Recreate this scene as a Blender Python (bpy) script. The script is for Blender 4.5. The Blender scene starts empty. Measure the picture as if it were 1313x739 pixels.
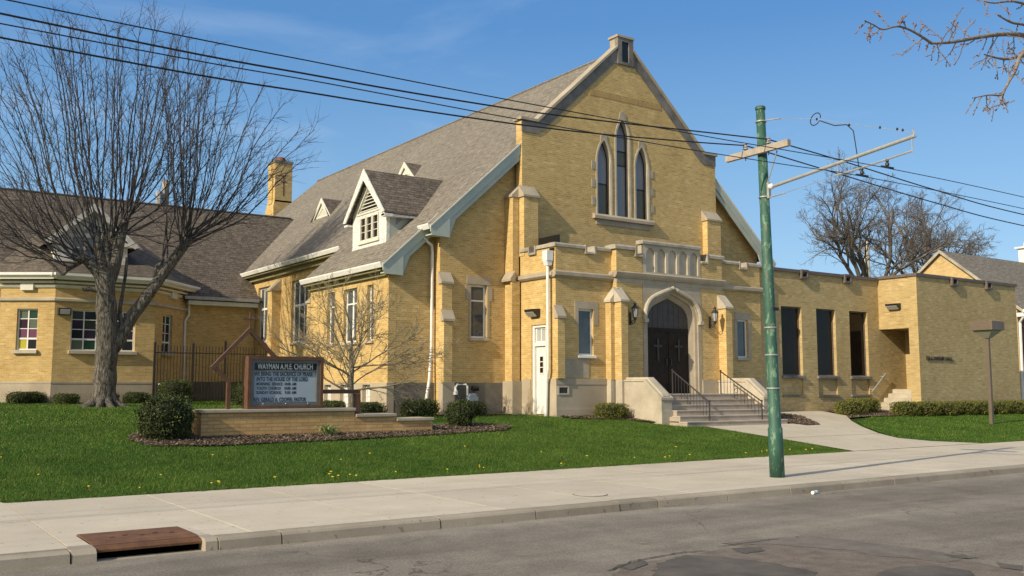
import bpy, math, random
import numpy as np
from mathutils import Vector, Matrix
from mathutils.geometry import tessellate_polygon
random.seed(7); rng = np.random.default_rng(7)
sc = bpy.context.scene
COL = sc.collection
# ------------------------------------------------------------------ camera numbers
FPX, CX, CY, HZ, VRX, CZ = 1233.0, 656.5, 369.5, 497.0, 2440.0, 1.65
PITCH = math.atan((HZ-CY)/FPX)
HD = math.atan((VRX-CX)/math.hypot(FPX, HZ-CY))
FW = Vector((math.cos(HD)*math.cos(PITCH), math.sin(HD)*math.cos(PITCH), math.sin(PITCH)))
RT = Vector((math.sin(HD), -math.cos(HD), 0)); UP = RT.cross(FW)
CAM = Vector((0, 0, CZ))
def at(px, py, Y):
    d = FW*FPX + RT*(px-CX) - UP*(py-CY)
    return CAM + d*(Y/d.y)
def gz(Y):
    if Y < 15.7: return 0.0
    if Y < 24: return (Y-15.7)*.088
    return .73+(min(Y, 60)-24)*.018
# ------------------------------------------------------------------ materials
class NT:
    def __init__(s, name):
        s.m = bpy.data.materials.new(name); s.m.use_nodes = True
        s.t = s.m.node_tree; s.n = s.t.nodes; s.l = s.t.links
        s.b = s.n['Principled BSDF']
    def new(s, typ, **kw):
        n = s.n.new(typ)
        for k, v in kw.items():
            if hasattr(n, k): setattr(n, k, v)
            else: n.inputs[k].default_value = v
        return n
    def link(s, a, b): s.l.new(a, b)
    def noise(s, scale, detail=4, rough=.55, vec=None, dist=0):
        n = s.new('ShaderNodeTexNoise'); n.inputs['Scale'].default_value = scale
        n.inputs['Detail'].default_value = detail; n.inputs['Roughness'].default_value = rough
        n.inputs['Distortion'].default_value = dist
        if vec is not None: s.link(vec, n.inputs['Vector'])
        return n.outputs['Fac']
    def ramp(s, fac, stops):
        r = s.new('ShaderNodeValToRGB'); e = r.color_ramp.elements
        e[0].position, e[0].color = stops[0][0], (*stops[0][1], 1) if len(stops[0][1]) == 3 else stops[0][1]
        e[1].position, e[1].color = stops[-1][0], (*stops[-1][1], 1)
        for p, c in stops[1:-1]:
            x = e.new(p); x.color = (*c, 1)
        s.link(fac, r.inputs['Fac']); return r.outputs['Color']
    def mix(s, fac, a, b, mode='MIX'):
        n = s.new('ShaderNodeMix'); n.data_type = 'RGBA'; n.blend_type = mode
        for i, v in ((0, fac), (6, a), (7, b)):
            if isinstance(v, (int, float)): n.inputs[i].default_value = v
            elif isinstance(v, tuple): n.inputs[i].default_value = (*v, 1)
            else: s.link(v, n.inputs[i])
        return n.outputs[2]
    def bump(s, h, strength=.3, dist=.01):
        n = s.new('ShaderNodeBump'); n.inputs['Strength'].default_value = strength; n.inputs['Distance'].default_value = dist
        s.link(h, n.inputs['Height']); s.link(n.outputs['Normal'], s.b.inputs['Normal'])
    def coord(s, which='Object'):
        return s.new('ShaderNodeTexCoord').outputs[which]
def g(v): return (v, v, v)
def k_fac(k, col):
    n = k.new('ShaderNodeRGBToBW'); k.link(col, n.inputs[0]); return n.outputs[0]
def mat(name, c1, c2=None, scale=3., rough=.8, bump=0., bscale=60., bdist=.01, metal=0., spec=.5, det=5, fine=0.):
    k = NT(name); co = k.coord()
    if c2 is None: k.b.inputs['Base Color'].default_value = (*c1, 1)
    else:
        col = k.ramp(k.noise(scale, det, .6, co), [(.32, c1), (.68, c2)])
        if fine:
            col = k.mix(1.0, col, k.ramp(k.noise(bscale, 3, .7, co), [(.3, g(1-fine)), (.7, g(1+fine))]), 'MULTIPLY')
        k.link(col, k.b.inputs['Base Color'])
    k.b.inputs['Roughness'].default_value = rough; k.b.inputs['Metallic'].default_value = metal
    k.b.inputs['Specular IOR Level'].default_value = spec
    if bump: k.bump(k.noise(bscale, 4, .6, co), bump, bdist)
    return k.m
def brick(name, c1, c2, mortar, bw=.215, rh=.0675, ms=.009, squash=.5, freq=6, dirt=.25, bumps=.5):
    k = NT(name); uv = k.new('ShaderNodeUVMap').outputs['UV']; co = k.coord()
    b = k.new('ShaderNodeTexBrick'); k.link(uv, b.inputs['Vector'])
    b.offset = .5; b.offset_frequency = 2; b.squash = squash; b.squash_frequency = freq
    b.inputs['Color1'].default_value = (*c1, 1); b.inputs['Color2'].default_value = (*c2, 1); b.inputs['Mortar'].default_value = (*mortar, 1)
    b.inputs['Scale'].default_value = 1; b.inputs['Mortar Size'].default_value = ms; b.inputs['Mortar Smooth'].default_value = .2
    b.inputs['Bias'].default_value = 0; b.inputs['Brick Width'].default_value = bw; b.inputs['Row Height'].default_value = rh
    # rows of lighter header bricks, and blotchy weathering
    mp = k.new('ShaderNodeMapping'); k.link(uv, mp.inputs['Vector']); mp.inputs['Scale'].default_value = (1.6, .5, 1)
    streak = k.ramp(k.noise(1.0, 5, .6, mp.outputs['Vector']), [(.3, g(1-dirt*.5)), (.7, g(1.04))])
    big = k.ramp(k.noise(.35, 3, .5, co), [(.3, (.93, .9, .86)), (.7, (1.05, 1.05, 1.05))])
    sp = k.new('ShaderNodeSeparateXYZ'); k.link(uv, sp.inputs[0])
    def M_(op, a, v):
        n = k.new('ShaderNodeMath'); n.operation = op
        for i, q in enumerate((a, v)):
            if isinstance(q, (int, float)): n.inputs[i].default_value = q
            elif q is not None: k.link(q, n.inputs[i])
        return n.outputs[0]
    row = M_('FLOOR', M_('DIVIDE', sp.outputs['Y'], rh), None); colu = M_('FLOOR', M_('ADD', M_('DIVIDE', sp.outputs['X'], bw), M_('MULTIPLY', row, .5)), None)
    cb = k.new('ShaderNodeCombineXYZ'); k.link(colu, cb.inputs[0]); k.link(row, cb.inputs[1]); wn = k.new('ShaderNodeTexWhiteNoise'); wn.noise_dimensions = '2D'; k.link(cb.outputs[0], wn.inputs['Vector'])
    per = k.ramp(wn.outputs['Value'], [(0, (.84, .82, .78)), (.10, (.95, .94, .93)), (.5, g(1.0)), (.92, (1.06, 1.065, 1.08)), (1, (1.2, 1.23, 1.29))])
    col = k.mix(1., b.outputs['Color'], streak, 'MULTIPLY'); col = k.mix(1., col, big, 'MULTIPLY'); col = k.mix(1., col, per, 'MULTIPLY')
    k.link(col, k.b.inputs['Base Color']); k.b.inputs['Roughness'].default_value = .85; k.b.inputs['Specular IOR Level'].default_value = .25
    h = k.mix(.25, k.ramp(b.outputs['Fac'], [(0, g(1)), (1, g(0))]), k.noise(40, 3, .6, co))
    k.bump(h, bumps, .012)
    return k.m
def shingle(name, c1, c2, c3, rot=None):
    k = NT(name); uv = k.new('ShaderNodeUVMap').outputs['UV']; co = k.coord()
    b = k.new('ShaderNodeTexBrick'); k.link(uv, b.inputs['Vector']); b.offset = .37; b.offset_frequency = 2; b.squash = 1.6; b.squash_frequency = 3
    b.inputs['Color1'].default_value = (*c1, 1); b.inputs['Color2'].default_value = (*c2, 1); b.inputs['Mortar'].default_value = (*c3, 1)
    for n, v in (('Scale', 1), ('Mortar Size', .012), ('Mortar Smooth', .3), ('Bias', -.1), ('Brick Width', .24), ('Row Height', .14)): b.inputs[n].default_value = v
    mp2 = k.new('ShaderNodeMapping'); k.link(uv, mp2.inputs['Vector']); mp2.inputs['Scale'].default_value = (3.3, 7.1, 1)
    per = k.ramp(k.noise(1.0, 2, .6, mp2.outputs['Vector']), [(.25, g(.60)), (.5, g(1.0)), (.75, g(1.38))])
    big = k.ramp(k.noise(.25, 4, .6, co), [(.3, (.88, .87, .87)), (.7, (1.08, 1.07, 1.04))])
    col = k.mix(1., b.outputs['Color'], per, 'MULTIPLY'); col = k.mix(1., col, big, 'MULTIPLY')
    k.link(col, k.b.inputs['Base Color']); k.b.inputs['Roughness'].default_value = .92; k.b.inputs['Specular IOR Level'].default_value = .15
    h = k.mix(.4, k.ramp(b.outputs['Fac'], [(0, g(1)), (1, g(0))]), per)
    k.bump(h, .6, .02)
    return k.m
BR = brick('buff_brick', (.61, .42, .15), (.52, .34, .108), (.60, .50, .31))
BR2 = brick('modern_buff_brick', (.50, .375, .165), (.43, .31, .125), (.50, .42, .27), squash=1, freq=2, dirt=.15)
BRS = brick('planter_brick', (.60, .39, .16), (.50, .31, .115), (.36, .27, .16), bw=.30, rh=.082, ms=.011, squash=1, freq=2)
BRH = brick('cottage_brick', (.64, .46, .20), (.57, .40, .17), (.55, .46, .30), squash=1, freq=2, dirt=.12)
RED = brick('dark_red_brick', (.16, .06, .04), (.12, .045, .03), (.2, .16, .13))
STONE = mat('limestone', (.37, .325, .25), (.52, .465, .37), 1.6, .9, .25, 35, fine=.12)
STONEG = mat('grey_limestone', (.32, .27, .20), (.45, .39, .295), 1.3, .9, .25, 35, fine=.15)
STONED = mat('weathered_stone', (.10, .095, .09), (.26, .24, .22), 1.1, .95, .3, 30, fine=.2)
PLINTH = mat('plinth_concrete', (.35, .295, .215), (.49, .42, .31), .9, .92, .3, 40, fine=.1)
PLINTHD = mat('shaded_concrete', (.13, .118, .095), (.22, .20, .165), .9, .92, .3, 40, fine=.15)  # plinth concrete with shade put into the colour, for the street-facing sides
COPST = mat('weathered_coping', (.24, .215, .175), (.47, .425, .35), 2.3, .92, .3, 40, fine=.2)
STEPST = mat('step_stone', (.33, .27, .215), (.45, .38, .31), 2.5, .9, .2, 60, fine=.1)
CONC = None
ROOF = shingle('asphalt_shingles', (.243, .222, .186), (.195, .177, .15), (.115, .103, .09))
ROOFD = shingle('dark_shingles', (.168, .145, .12), (.118, .10, .083), (.065, .055, .047))
WHITE = mat('white_paint', (.80, .80, .78), (.72, .72, .69), 4, .5, .05, 80)
WORN = mat('flaking_white_paint', (.50, .49, .47), (.86, .86, .83), 9, .65, .2, 60, fine=.12)
CREAM = mat('cream_trim', (.60, .59, .50), (.70, .69, .60), 3, .6, .1, 60)
GREENW = mat('grey_green_trim', (.37, .42, .37), (.44, .485, .43), 2, .55, .1, 50, fine=.06)
SOFFIT = mat('olive_soffit', (.27, .24, .12), (.22, .2, .1), 2, .7)
DARK = mat('dark_metal', (.02, .018, .018), (.035, .03, .028), 5, .5, .1)
BLACK = mat('black_paint', (.008, .008, .009), rough=.4)
BRONZE = mat('bronze_coping', (.11, .085, .075), (.15, .12, .105), 2, .6)
DOOR = mat('dark_brown_door', (.018, .012, .008), (.030, .021, .014), 6, .65, .15, 30, .005, spec=.2)
DOORP = mat('tympanum_wood', (.05, .042, .035), (.075, .064, .054), 6, .6, .2, 20)
PALE = mat('door_mount_metal', (.042, .037, .030), (.058, .052, .042), 8, .5, metal=.3)
GAL = mat('galvanised_steel', (.30, .31, .31), (.42, .43, .42), 6, .55, .1, 40, metal=.35)
PIPEW = mat('white_downpipe', (.82, .82, .81), (.7, .7, .69), 3, .4)
WOODP = mat('brown_sign_wood', (.085, .038, .018), (.13, .062, .032), 7, .6, .2, 30)
WOODX = mat('crossarm_wood', (.32, .27, .22), (.42, .37, .31), 9, .85, .3, 30)
RUST = mat('rusty_steel', (.10, .043, .018), (.19, .088, .038), 3.5, .8, .2, 90, fine=.3)
MULCH = mat('mulch', (.09, .062, .04), (.23, .17, .12), 30, .95, .9, 60, .03, fine=.4)
SOIL = mat('soil', (.05, .04, .025), (.09, .075, .045), 6, .95, .4, 40)
COPPER = mat('terracotta', (.3, .1, .06), (.24, .08, .05), 6, .8)
CURT = mat('lace_curtain', (.55, .56, .56), (.72, .73, .73), 14, .8)
def glass(name, c, rough=.06, spec=.5, c2=None):
    k = NT(name); co = k.coord()
    k.b.inputs['Base Color'].default_value = (*c, 1)
    if c2: k.link(k.ramp(k.noise(1.2, 3, .6, co), [(.3, c), (.7, c2)]), k.b.inputs['Base Color'])
    k.b.inputs['Roughness'].default_value = rough; k.b.inputs['Specular IOR Level'].default_value = spec
    k.bump(k.noise(2.2, 2, .5, co), .04, .02)
    return k.m
GLD = glass('dark_window_glass', (.012, .009, .007), .08, .14, (.022, .016, .012))
GLB = glass('blue_grey_glass', (.18, .20, .25), .12, .5, (.21, .235, .285))
GLG = glass('green_grey_glass', (.085, .098, .09), .15, .4, (.115, .125, .112))
GLW = glass('old_window_glass', (.03, .04, .05), .05, .6, (.10, .12, .13))
GLL = glass('lamp_glass', (.42, .43, .42), .15, .6)
STAIN = [glass('stained_'+n, c, .2, .4) for n, c in (('brown', (.05, .035, .02)), ('plum', (.028, .008, .022)), ('olive', (.035, .032, .012)), ('green', (.012, .05, .02)), ('dark', (.012, .012, .012)), ('violet', (.15, .05, .10)), ('yellow', (.45, .40, .04)), ('sage', (.10, .13, .09)))]
def foliage(name, c1, c2, sc_=3, trans=.0):
    k = NT(name); co = k.coord()
    a = k.ramp(k.noise(sc_, 5, .7, co), [(.3, c1), (.7, c2)])
    gi = k.new('ShaderNodeNewGeometry').outputs['Random Per Island']
    a = k.mix(1., a, k.ramp(gi, [(0, g(.45)), (1, g(1.6))]), 'MULTIPLY')
    if name == 'grass_blades':
        a = k.mix(k_fac(k, k.ramp(gi, [(.93, g(0)), (.96, g(1))])), a, (.30, .26, .10))
        a = k.mix(1., a, k.ramp(k.noise(.45, 4, .65, co), [(.32, (.72, .80, .70)), (.68, (1.22, 1.12, 1.1))]), 'MULTIPLY')
    k.link(a, k.b.inputs['Base Color']); k.b.inputs['Roughness'].default_value = .65; k.b.inputs['Specular IOR Level'].default_value = .3
    if trans:
        tr = k.new('ShaderNodeBsdfTranslucent'); k.link(a, tr.inputs['Color'])
        mx = k.new('ShaderNodeMixShader'); mx.inputs[0].default_value = trans
        k.link(k.b.outputs[0], mx.inputs[1]); k.link(tr.outputs[0], mx.inputs[2])
        k.link(mx.outputs[0], k.n['Material Output'].inputs['Surface'])
    return k.m
BUSH = foliage('yew_leaves', (.040, .060, .013), (.075, .095, .022))
BUSHL = foliage('boxwood_leaves', (.085, .10, .018), (.16, .16, .032))
BUSHD = foliage('dark_yew_leaves', (.026, .042, .012), (.058, .078, .018))
GRASS = foliage('grass_blades', (.050, .120, .012), (.115, .205, .030), 1.3, .25)
LEAFP = foliage('daylily_leaves', (.16, .24, .07), (.22, .30, .12))
YEL = mat('dandelion_yellow', (.75, .55, .02))
def bark(name, c1, c2, vs=4):
    k = NT(name); co = k.coord(); mp = k.new('ShaderNodeMapping'); k.link(co, mp.inputs['Vector']); mp.inputs['Scale'].default_value = (vs*3, vs*3, vs*.6)
    n = k.noise(1, 6, .7, mp.outputs['Vector'], 1.2)
    k.link(k.ramp(n, [(.40, c1), (.60, c2)]), k.b.inputs['Base Color']); k.b.inputs['Roughness'].default_value = .95
    k.bump(n, 1.0, .12); return k.m
BARK = bark('grey_bark', (.028, .025, .021), (.25, .225, .185), 5)
BARKT = mat('twig_bark', (.034, .031, .032), (.075, .066, .066), 4, .9)
BARKP = bark('pale_bark', (.16, .14, .10), (.42, .38, .30), 8)
BARKPT = mat('pale_twig_bark', (.17, .14, .085), (.33, .28, .185), 6, .9)
BARKO = mat('oak_bark', (.10, .085, .075), (.18, .155, .135), 3, .95)
BARKN = mat('near_branch_bark', (.12, .095, .085), (.30, .25, .21), 30, .9, .3, 80)
BUD = mat('bud', (.30, .20, .17), (.18, .11, .10), 30, .7)
def groundmat():
    k = NT('lawn_base'); co = k.coord()
    a = k.ramp(k.noise(1.1, 5, .6, co), [(.3, (.028, .075, .008)), (.7, (.06, .125, .016))])
    a = k.mix(1., a, k.ramp(k.noise(60, 4, .7, co), [(.3, g(.6)), (.7, g(1.4))]), 'MULTIPLY')
    k.link(a, k.b.inputs['Base Color']); k.b.inputs['Roughness'].default_value = .95; k.b.inputs['Specular IOR Level'].default_value = .1
    k.bump(k.noise(45, 4, .7, co), .8, .04); return k.m
LAWNM = groundmat()
def asphalt():
    k = NT('asphalt'); co = k.coord(); mp = k.new('ShaderNodeMapping'); k.link(co, mp.inputs['Vector']); mp.inputs['Scale'].default_value = (.12, 1.1, 1)
    a = k.ramp(k.noise(1.0, 5, .6, mp.outputs['Vector'], .4), [(.3, (.165, .145, .116)), (.5, (.225, .20, .162)), (.7, (.27, .242, .20))])
    a = k.mix(1., a, k.ramp(k.noise(48, 3, .85, co), [(.3, g(.55)), (.7, g(1.5))]), 'MULTIPLY')
    a = k.mix(1., a, k.ramp(k.noise(1.7, 5, .65, co), [(.35, g(.85)), (.65, g(1.12))]), 'MULTIPLY')
    sy = k.new('ShaderNodeSeparateXYZ'); k.link(co, sy.inputs[0]); nn = k.new('ShaderNodeMath'); nn.operation = 'MULTIPLY_ADD'; k.link(k.noise(.5, 3, .6, co), nn.inputs[0]); nn.inputs[1].default_value = .9; k.link(sy.outputs['Y'], nn.inputs[2])
    mr = k.new('ShaderNodeMath'); mr.operation = 'DIVIDE'; k.link(nn.outputs[0], mr.inputs[0]); mr.inputs[1].default_value = 12.
    a = k.mix(1., a, k.ramp(mr.outputs[0], [(.0, g(1)), (.50, g(1.0)), (.58, g(1.03)), (.67, g(.86)), (.74, g(1.08)), (.82, g(.80)), (.885, g(.9)), (.92, g(1.12))]), 'MULTIPLY')
    wv = k.new('ShaderNodeVectorMath'); wv.operation = 'ADD'; nz = k.new('ShaderNodeTexNoise'); nz.inputs['Scale'].default_value = 1.5; nz.inputs['Detail'].default_value = 5
    k.link(co, nz.inputs['Vector']); k.link(co, wv.inputs[0]); k.link(nz.outputs['Color'], wv.inputs[1])
    vo = k.new('ShaderNodeTexVoronoi'); vo.feature = 'DISTANCE_TO_EDGE'; vo.inputs['Scale'].default_value = .42; k.link(wv.outputs[0], vo.inputs['Vector'])
    crack = k.ramp(vo.outputs['Distance'], [(0., g(.35)), (.006, g(1.0))])
    gate = k.ramp(k.noise(.35, 2, .5, co), [(.5, g(0)), (.6, g(1))])
    a = k.mix(k_fac(k, gate), a, k.mix(1., a, crack, 'MULTIPLY'))
    k.link(a, k.b.inputs['Base Color']); k.b.inputs['Roughness'].default_value = .9; k.b.inputs['Specular IOR Level'].default_value = .3
    k.bump(k.noise(90, 3, .8, co), .6, .012); return k.m
ASPH = asphalt()
PATCHD = mat('asphalt_patch_dark', (.065, .057, .048), (.13, .113, .093), 3, .9, .6, 80, .01, fine=.3)
PATCHL = mat('asphalt_patch_worn', (.125, .108, .088), (.19, .165, .138), 4, .9, .6, 80, .01, fine=.3)
def concrete(name, c1, c2, isl=.06):
    k = NT(name); co = k.coord()
    a = k.ramp(k.noise(.8, 6, .65, co), [(.3, c1), (.7, c2)])
    gi = k.new('ShaderNodeNewGeometry').outputs['Random Per Island']
    a = k.mix(1., a, k.ramp(gi, [(0, g(1-isl)), (1, g(1+isl))]), 'MULTIPLY')
    a = k.mix(1., a, k.ramp(k.noise(70, 3, .7, co), [(.3, g(.88)), (.7, g(1.1))]), 'MULTIPLY')
    sp = k.ramp(k.noise(9, 2, .5, co), [(.29, g(.66)), (.335, g(1.))])
    a = k.mix(1., a, sp, 'MULTIPLY')
    k.link(a, k.b.inputs['Base Color']); k.b.inputs['Roughness'].default_value = .9; k.b.inputs['Specular IOR Level'].default_value = .2
    k.bump(k.noise(80, 3, .7, co), .35, .006); return k.m
CONC = concrete('sidewalk_concrete', (.47, .42, .33), (.58, .52, .415))
CONCK = concrete('kerb_stone', (.26, .225, .175), (.39, .345, .27), .12)
JOINT = mat('joint_dirt', (.10, .09, .07), (.16, .14, .11), 6, .95)
def polepaint():
    k = NT('green_pole_paint'); co = k.coord()
    base = k.ramp(k.noise(4, 4, .6, co), [(.3, (.022, .080, .056)), (.7, (.038, .115, .078))])
    mp = k.new('ShaderNodeMapping'); k.link(co, mp.inputs['Vector']); mp.inputs['Scale'].default_value = (14, 14, 5)
    ch = k.ramp(k.noise(1.0, 5, .7, mp.outputs['Vector']), [(.56, g(0)), (.60, g(1))])
    a = k.mix(k_fac(k, ch), base, (.13, .24, .155))
    mp3 = k.new('ShaderNodeMapping'); k.link(co, mp3.inputs['Vector']); mp3.inputs['Scale'].default_value = (9, 9, 2.2); mp3.inputs['Location'].default_value = (4, 2, 7)
    r = k.ramp(k.noise(1.0, 5, .7, mp3.outputs['Vector']), [(.63, g(0)), (.66, g(1))])
    a = k.mix(k_fac(k, r), a, (.24, .10, .04))
    k.link(a, k.b.inputs['Base Color']); k.b.inputs['Roughness'].default_value = .6; k.bump(k.noise(12, 4, .6, co), .25, .01); return k.m
POLEM = polepaint()
# ------------------------------------------------------------------ mesh builder
def root_loc(o):
    while o.parent: o = o.parent
    return Vector(o.location)
XF = [None]
class MB:
    def __init__(s): s.v = []; s.f = []; s.mi = []; s.isl = []
    def add(s, vs, fs, mi=0):
        n = len(s.v); s.isl.append((n, n+len(vs), len(s.f), len(s.f)+len(fs))); s.v += [tuple(v) for v in vs]; s.f += [tuple(n+i for i in f) for f in fs]; s.mi += [mi]*len(fs); return s
    def box(s, x0, x1, y0, y1, z0, z1, mi=0):
        return s.add([(x0,y0,z0),(x1,y0,z0),(x1,y1,z0),(x0,y1,z0),(x0,y0,z1),(x1,y0,z1),(x1,y1,z1),(x0,y1,z1)],
                     [(0,3,2,1),(4,5,6,7),(0,1,5,4),(1,2,6,5),(2,3,7,6),(3,0,4,7)], mi)
    def beam(s, a, b, w, h, mi=0, up=(0,0,1)):
        a = Vector(a); b = Vector(b); d = (b-a).normalized(); u = Vector(up)
        if abs(d.dot(u)) > .98: u = Vector((0,1,0))
        r = d.cross(u).normalized(); u = r.cross(d).normalized()
        vs = []
        for p in (a, b):
            for i, j in ((-1,-1),(1,-1),(1,1),(-1,1)): vs.append(p+r*(w/2*i)+u*(h/2*j))
        return s.add(vs, [(0,1,2,3),(7,6,5,4),(0,4,5,1),(1,5,6,2),(2,6,7,3),(3,7,4,0)], mi)
    def prism(s, poly, axis, a, b, mi=0):
        def P(u, v, w): return {'x': (w,u,v), 'y': (u,w,v), 'z': (u,v,w)}[axis]
        n = len(poly); vs = [P(u,v,a) for u,v in poly]+[P(u,v,b) for u,v in poly]
        tr = tessellate_polygon([[Vector((u,v,0)) for u,v in poly]])
        fs = [tuple(t) for t in tr]+[tuple(n+i for i in t) for t in tr]
        fs += [(i,(i+1)%n,n+(i+1)%n,n+i) for i in range(n)]
        return s.add(vs, fs, mi)
    def wall(s, axis, c, outer, holes=(), depth=.25, mi=0, mr=None, back=None):
        """flat wall face at axis=c with hole polygons; reveals of the holes go 'depth' inwards (+axis)."""
        P = (lambda u,v,w: (w,u,v)) if axis == 'x' else (lambda u,v,w: (u,w,v))
        loops = [[Vector((u,v,0)) for u,v in outer]]+[[Vector((u,v,0)) for u,v in h] for h in holes]
        tr = tessellate_polygon(loops); flat = [q for l in loops for q in l]
        s.add([P(q.x,q.y,c) for q in flat], [tuple(t) for t in tr], mi)
        if back:
            s.add([P(q.x,q.y,c+back) for q in flat], [tuple(t) for t in tr], mi); n = len(outer)
            s.add([P(u,v,c) for u,v in outer]+[P(u,v,c+back) for u,v in outer], [(i,(i+1)%n,n+(i+1)%n,n+i) for i in range(n)], mi); depth = back
        for h in holes:
            n = len(h); s.add([P(u,v,c) for u,v in h]+[P(u,v,c+depth) for u,v in h], [(i,(i+1)%n,n+(i+1)%n,n+i) for i in range(n)], mi if mr is None else mr)
        return s
    def ring(s, axis, c0, c1, outer, inner, mi=0):
        """extruded frame between two polygons of equal count"""
        P = (lambda u,v,w: (w,u,v)) if axis == 'x' else (lambda u,v,w: (u,w,v))
        n = len(outer); vs = [P(u,v,w) for w in (c0,c1) for pl in (outer,inner) for u,v in pl]
        fs = []
        for i in range(n):
            j = (i+1)%n
            fs += [(i,j,n+j,n+i),(2*n+i,2*n+j,3*n+j,3*n+i),(i,j,2*n+j,2*n+i),(n+i,n+j,3*n+j,3*n+i)]
        return s.add(vs, fs, mi)
    def tube(s, pts, rad, n=8, mi=0, cap=True):
        pts = [Vector(p) for p in pts]; m = len(pts)
        if isinstance(rad, (int, float)): rad = [rad]*m
        vs = []; ref = None
        for i, p in enumerate(pts):
            d = (pts[min(i+1,m-1)]-pts[max(i-1,0)]).normalized()
            if ref is None:
                ref = Vector((0,0,1)) if abs(d.z) < .9 else Vector((1,0,0))
            a = d.cross(ref)
            if a.length < 1e-4: a = d.cross(Vector((0,1,.3)))
            a.normalize(); b = d.cross(a).normalized(); ref = b.cross(d)*1.0 if False else ref
            for k in range(n):
                t = 2*math.pi*k/n; vs.append(p+(a*math.cos(t)+b*math.sin(t))*rad[i])
        fs = [(i*n+k, i*n+(k+1)%n, (i+1)*n+(k+1)%n, (i+1)*n+k) for i in range(m-1) for k in range(n)]
        if cap: fs += [tuple(range(n))[::-1], tuple((m-1)*n+k for k in range(n))]
        return s.add(vs, fs, mi)
    def lathe(s, c, prof, n=12, mi=0):
        vs = [(c[0]+r*math.cos(2*math.pi*k/n), c[1]+r*math.sin(2*math.pi*k/n), c[2]+z) for r, z in prof for k in range(n)]
        fs = [(i*n+k, i*n+(k+1)%n, (i+1)*n+(k+1)%n, (i+1)*n+k) for i in range(len(prof)-1) for k in range(n)]
        fs += [tuple(range(n))[::-1], tuple((len(prof)-1)*n+k for k in range(n))]
        return s.add(vs, fs, mi)
    def build(s, name, mats, parent=None, smooth=False, loc=None, recalc=True, bevel=0):
        if not isinstance(mats, (list, tuple)): mats = [mats]
        if parent and 1 < len(s.isl) < 200:                    # pieces that stand well apart become parts of their own
            A = np.array(s.v, dtype=float); lo = np.array([A[a:b].min(0) for a, b, _, _ in s.isl]); hi = np.array([A[a:b].max(0) for a, b, _, _ in s.isl]); sz = (hi-lo).max(1)
            gap = np.maximum(0, np.maximum(lo[:,None]-hi[None], lo[None]-hi[:,None])); near = np.sqrt((gap**2).sum(2)) <= np.maximum(.02, .5*np.maximum(sz[:,None], sz[None]))
            k = len(s.isl); lab = list(range(k))
            def fnd(i):
                while lab[i] != i: i = lab[i]
                return i
            for i in range(k):
                for j in range(i+1, k):
                    if near[i, j]: lab[fnd(i)] = fnd(j)
            groups = {}
            for i in range(k): groups.setdefault(fnd(i), []).append(i)
            if len(groups) > 1:
                first = None
                for g_ in groups.values():
                    q = MB()
                    for i in g_:
                        a, b, c, d = s.isl[i]; q.isl.append((len(q.v), len(q.v)+b-a, len(q.f), len(q.f)+d-c)); off = len(q.v)-a
                        q.v += s.v[a:b]; q.f += [tuple(t+off for t in f) for f in s.f[c:d]]; q.mi += s.mi[c:d]
                    used = sorted(set(q.mi)); q.mi = [used.index(t) for t in q.mi]
                    o = q.build(name, [mats[t] for t in used] if len(mats) > 1 else mats, parent, smooth, loc, recalc, bevel); first = first or o
                return first
        o0 = root_loc(parent) if parent else (Vector(loc) if loc is not None else Vector((0,0,0)))
        vw = [XF[0] @ Vector(v) for v in s.v] if XF[0] is not None else s.v
        V = np.array([tuple(v) for v in vw], dtype=float)-np.array(o0)
        me = bpy.data.meshes.new(name); me.from_pydata(V.tolist(), [], s.f)
        for m in mats: me.materials.append(m)
        if len(mats) > 1: me.polygons.foreach_set('material_index', s.mi)
        if recalc:
            import bmesh
            bm = bmesh.new(); bm.from_mesh(me); bmesh.ops.recalc_face_normals(bm, faces=bm.faces); bm.to_mesh(me); bm.free()
        uvl = me.uv_layers.new(name='UVMap'); Z = Vector((0,0,1)); data = np.zeros(len(me.loops)*2); W = [Vector(v.co)+o0 for v in me.vertices]
        for p in me.polygons:
            nn = p.normal
            if abs(nn.z) > .97: t = Vector((1,0,0)); b = Vector((0,1,0))
            else:
                t = Z.cross(nn); t.normalize(); b = nn.cross(t)
            for li in p.loop_indices:
                w = W[me.loops[li].vertex_index]; data[2*li] = w.dot(t); data[2*li+1] = w.dot(b)
        uvl.data.foreach_set('uv', data)
        if smooth: me.polygons.foreach_set('use_smooth', [True]*len(me.polygons))
        me.update(); o = bpy.data.objects.new(name, me); COL.objects.link(o)
        if parent: o.parent = parent
        else: o.location = o0
        if bevel:
            md = o.modifiers.new('bevel', 'BEVEL'); md.width = bevel; md.segments = 2; md.limit_method = 'ANGLE'
        return o
def tag(o, label=None, cat=None, group=None, kind=None):
    if label: o['label'] = label
    if cat: o['category'] = cat
    if group: o['group'] = group
    if kind: o['kind'] = kind
    return o
def thing(name, loc, label, cat, group=None):
    o = bpy.data.objects.new(name, None); COL.objects.link(o); o.location = loc; o.empty_display_size = .3
    return tag(o, label, cat, group)
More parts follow.
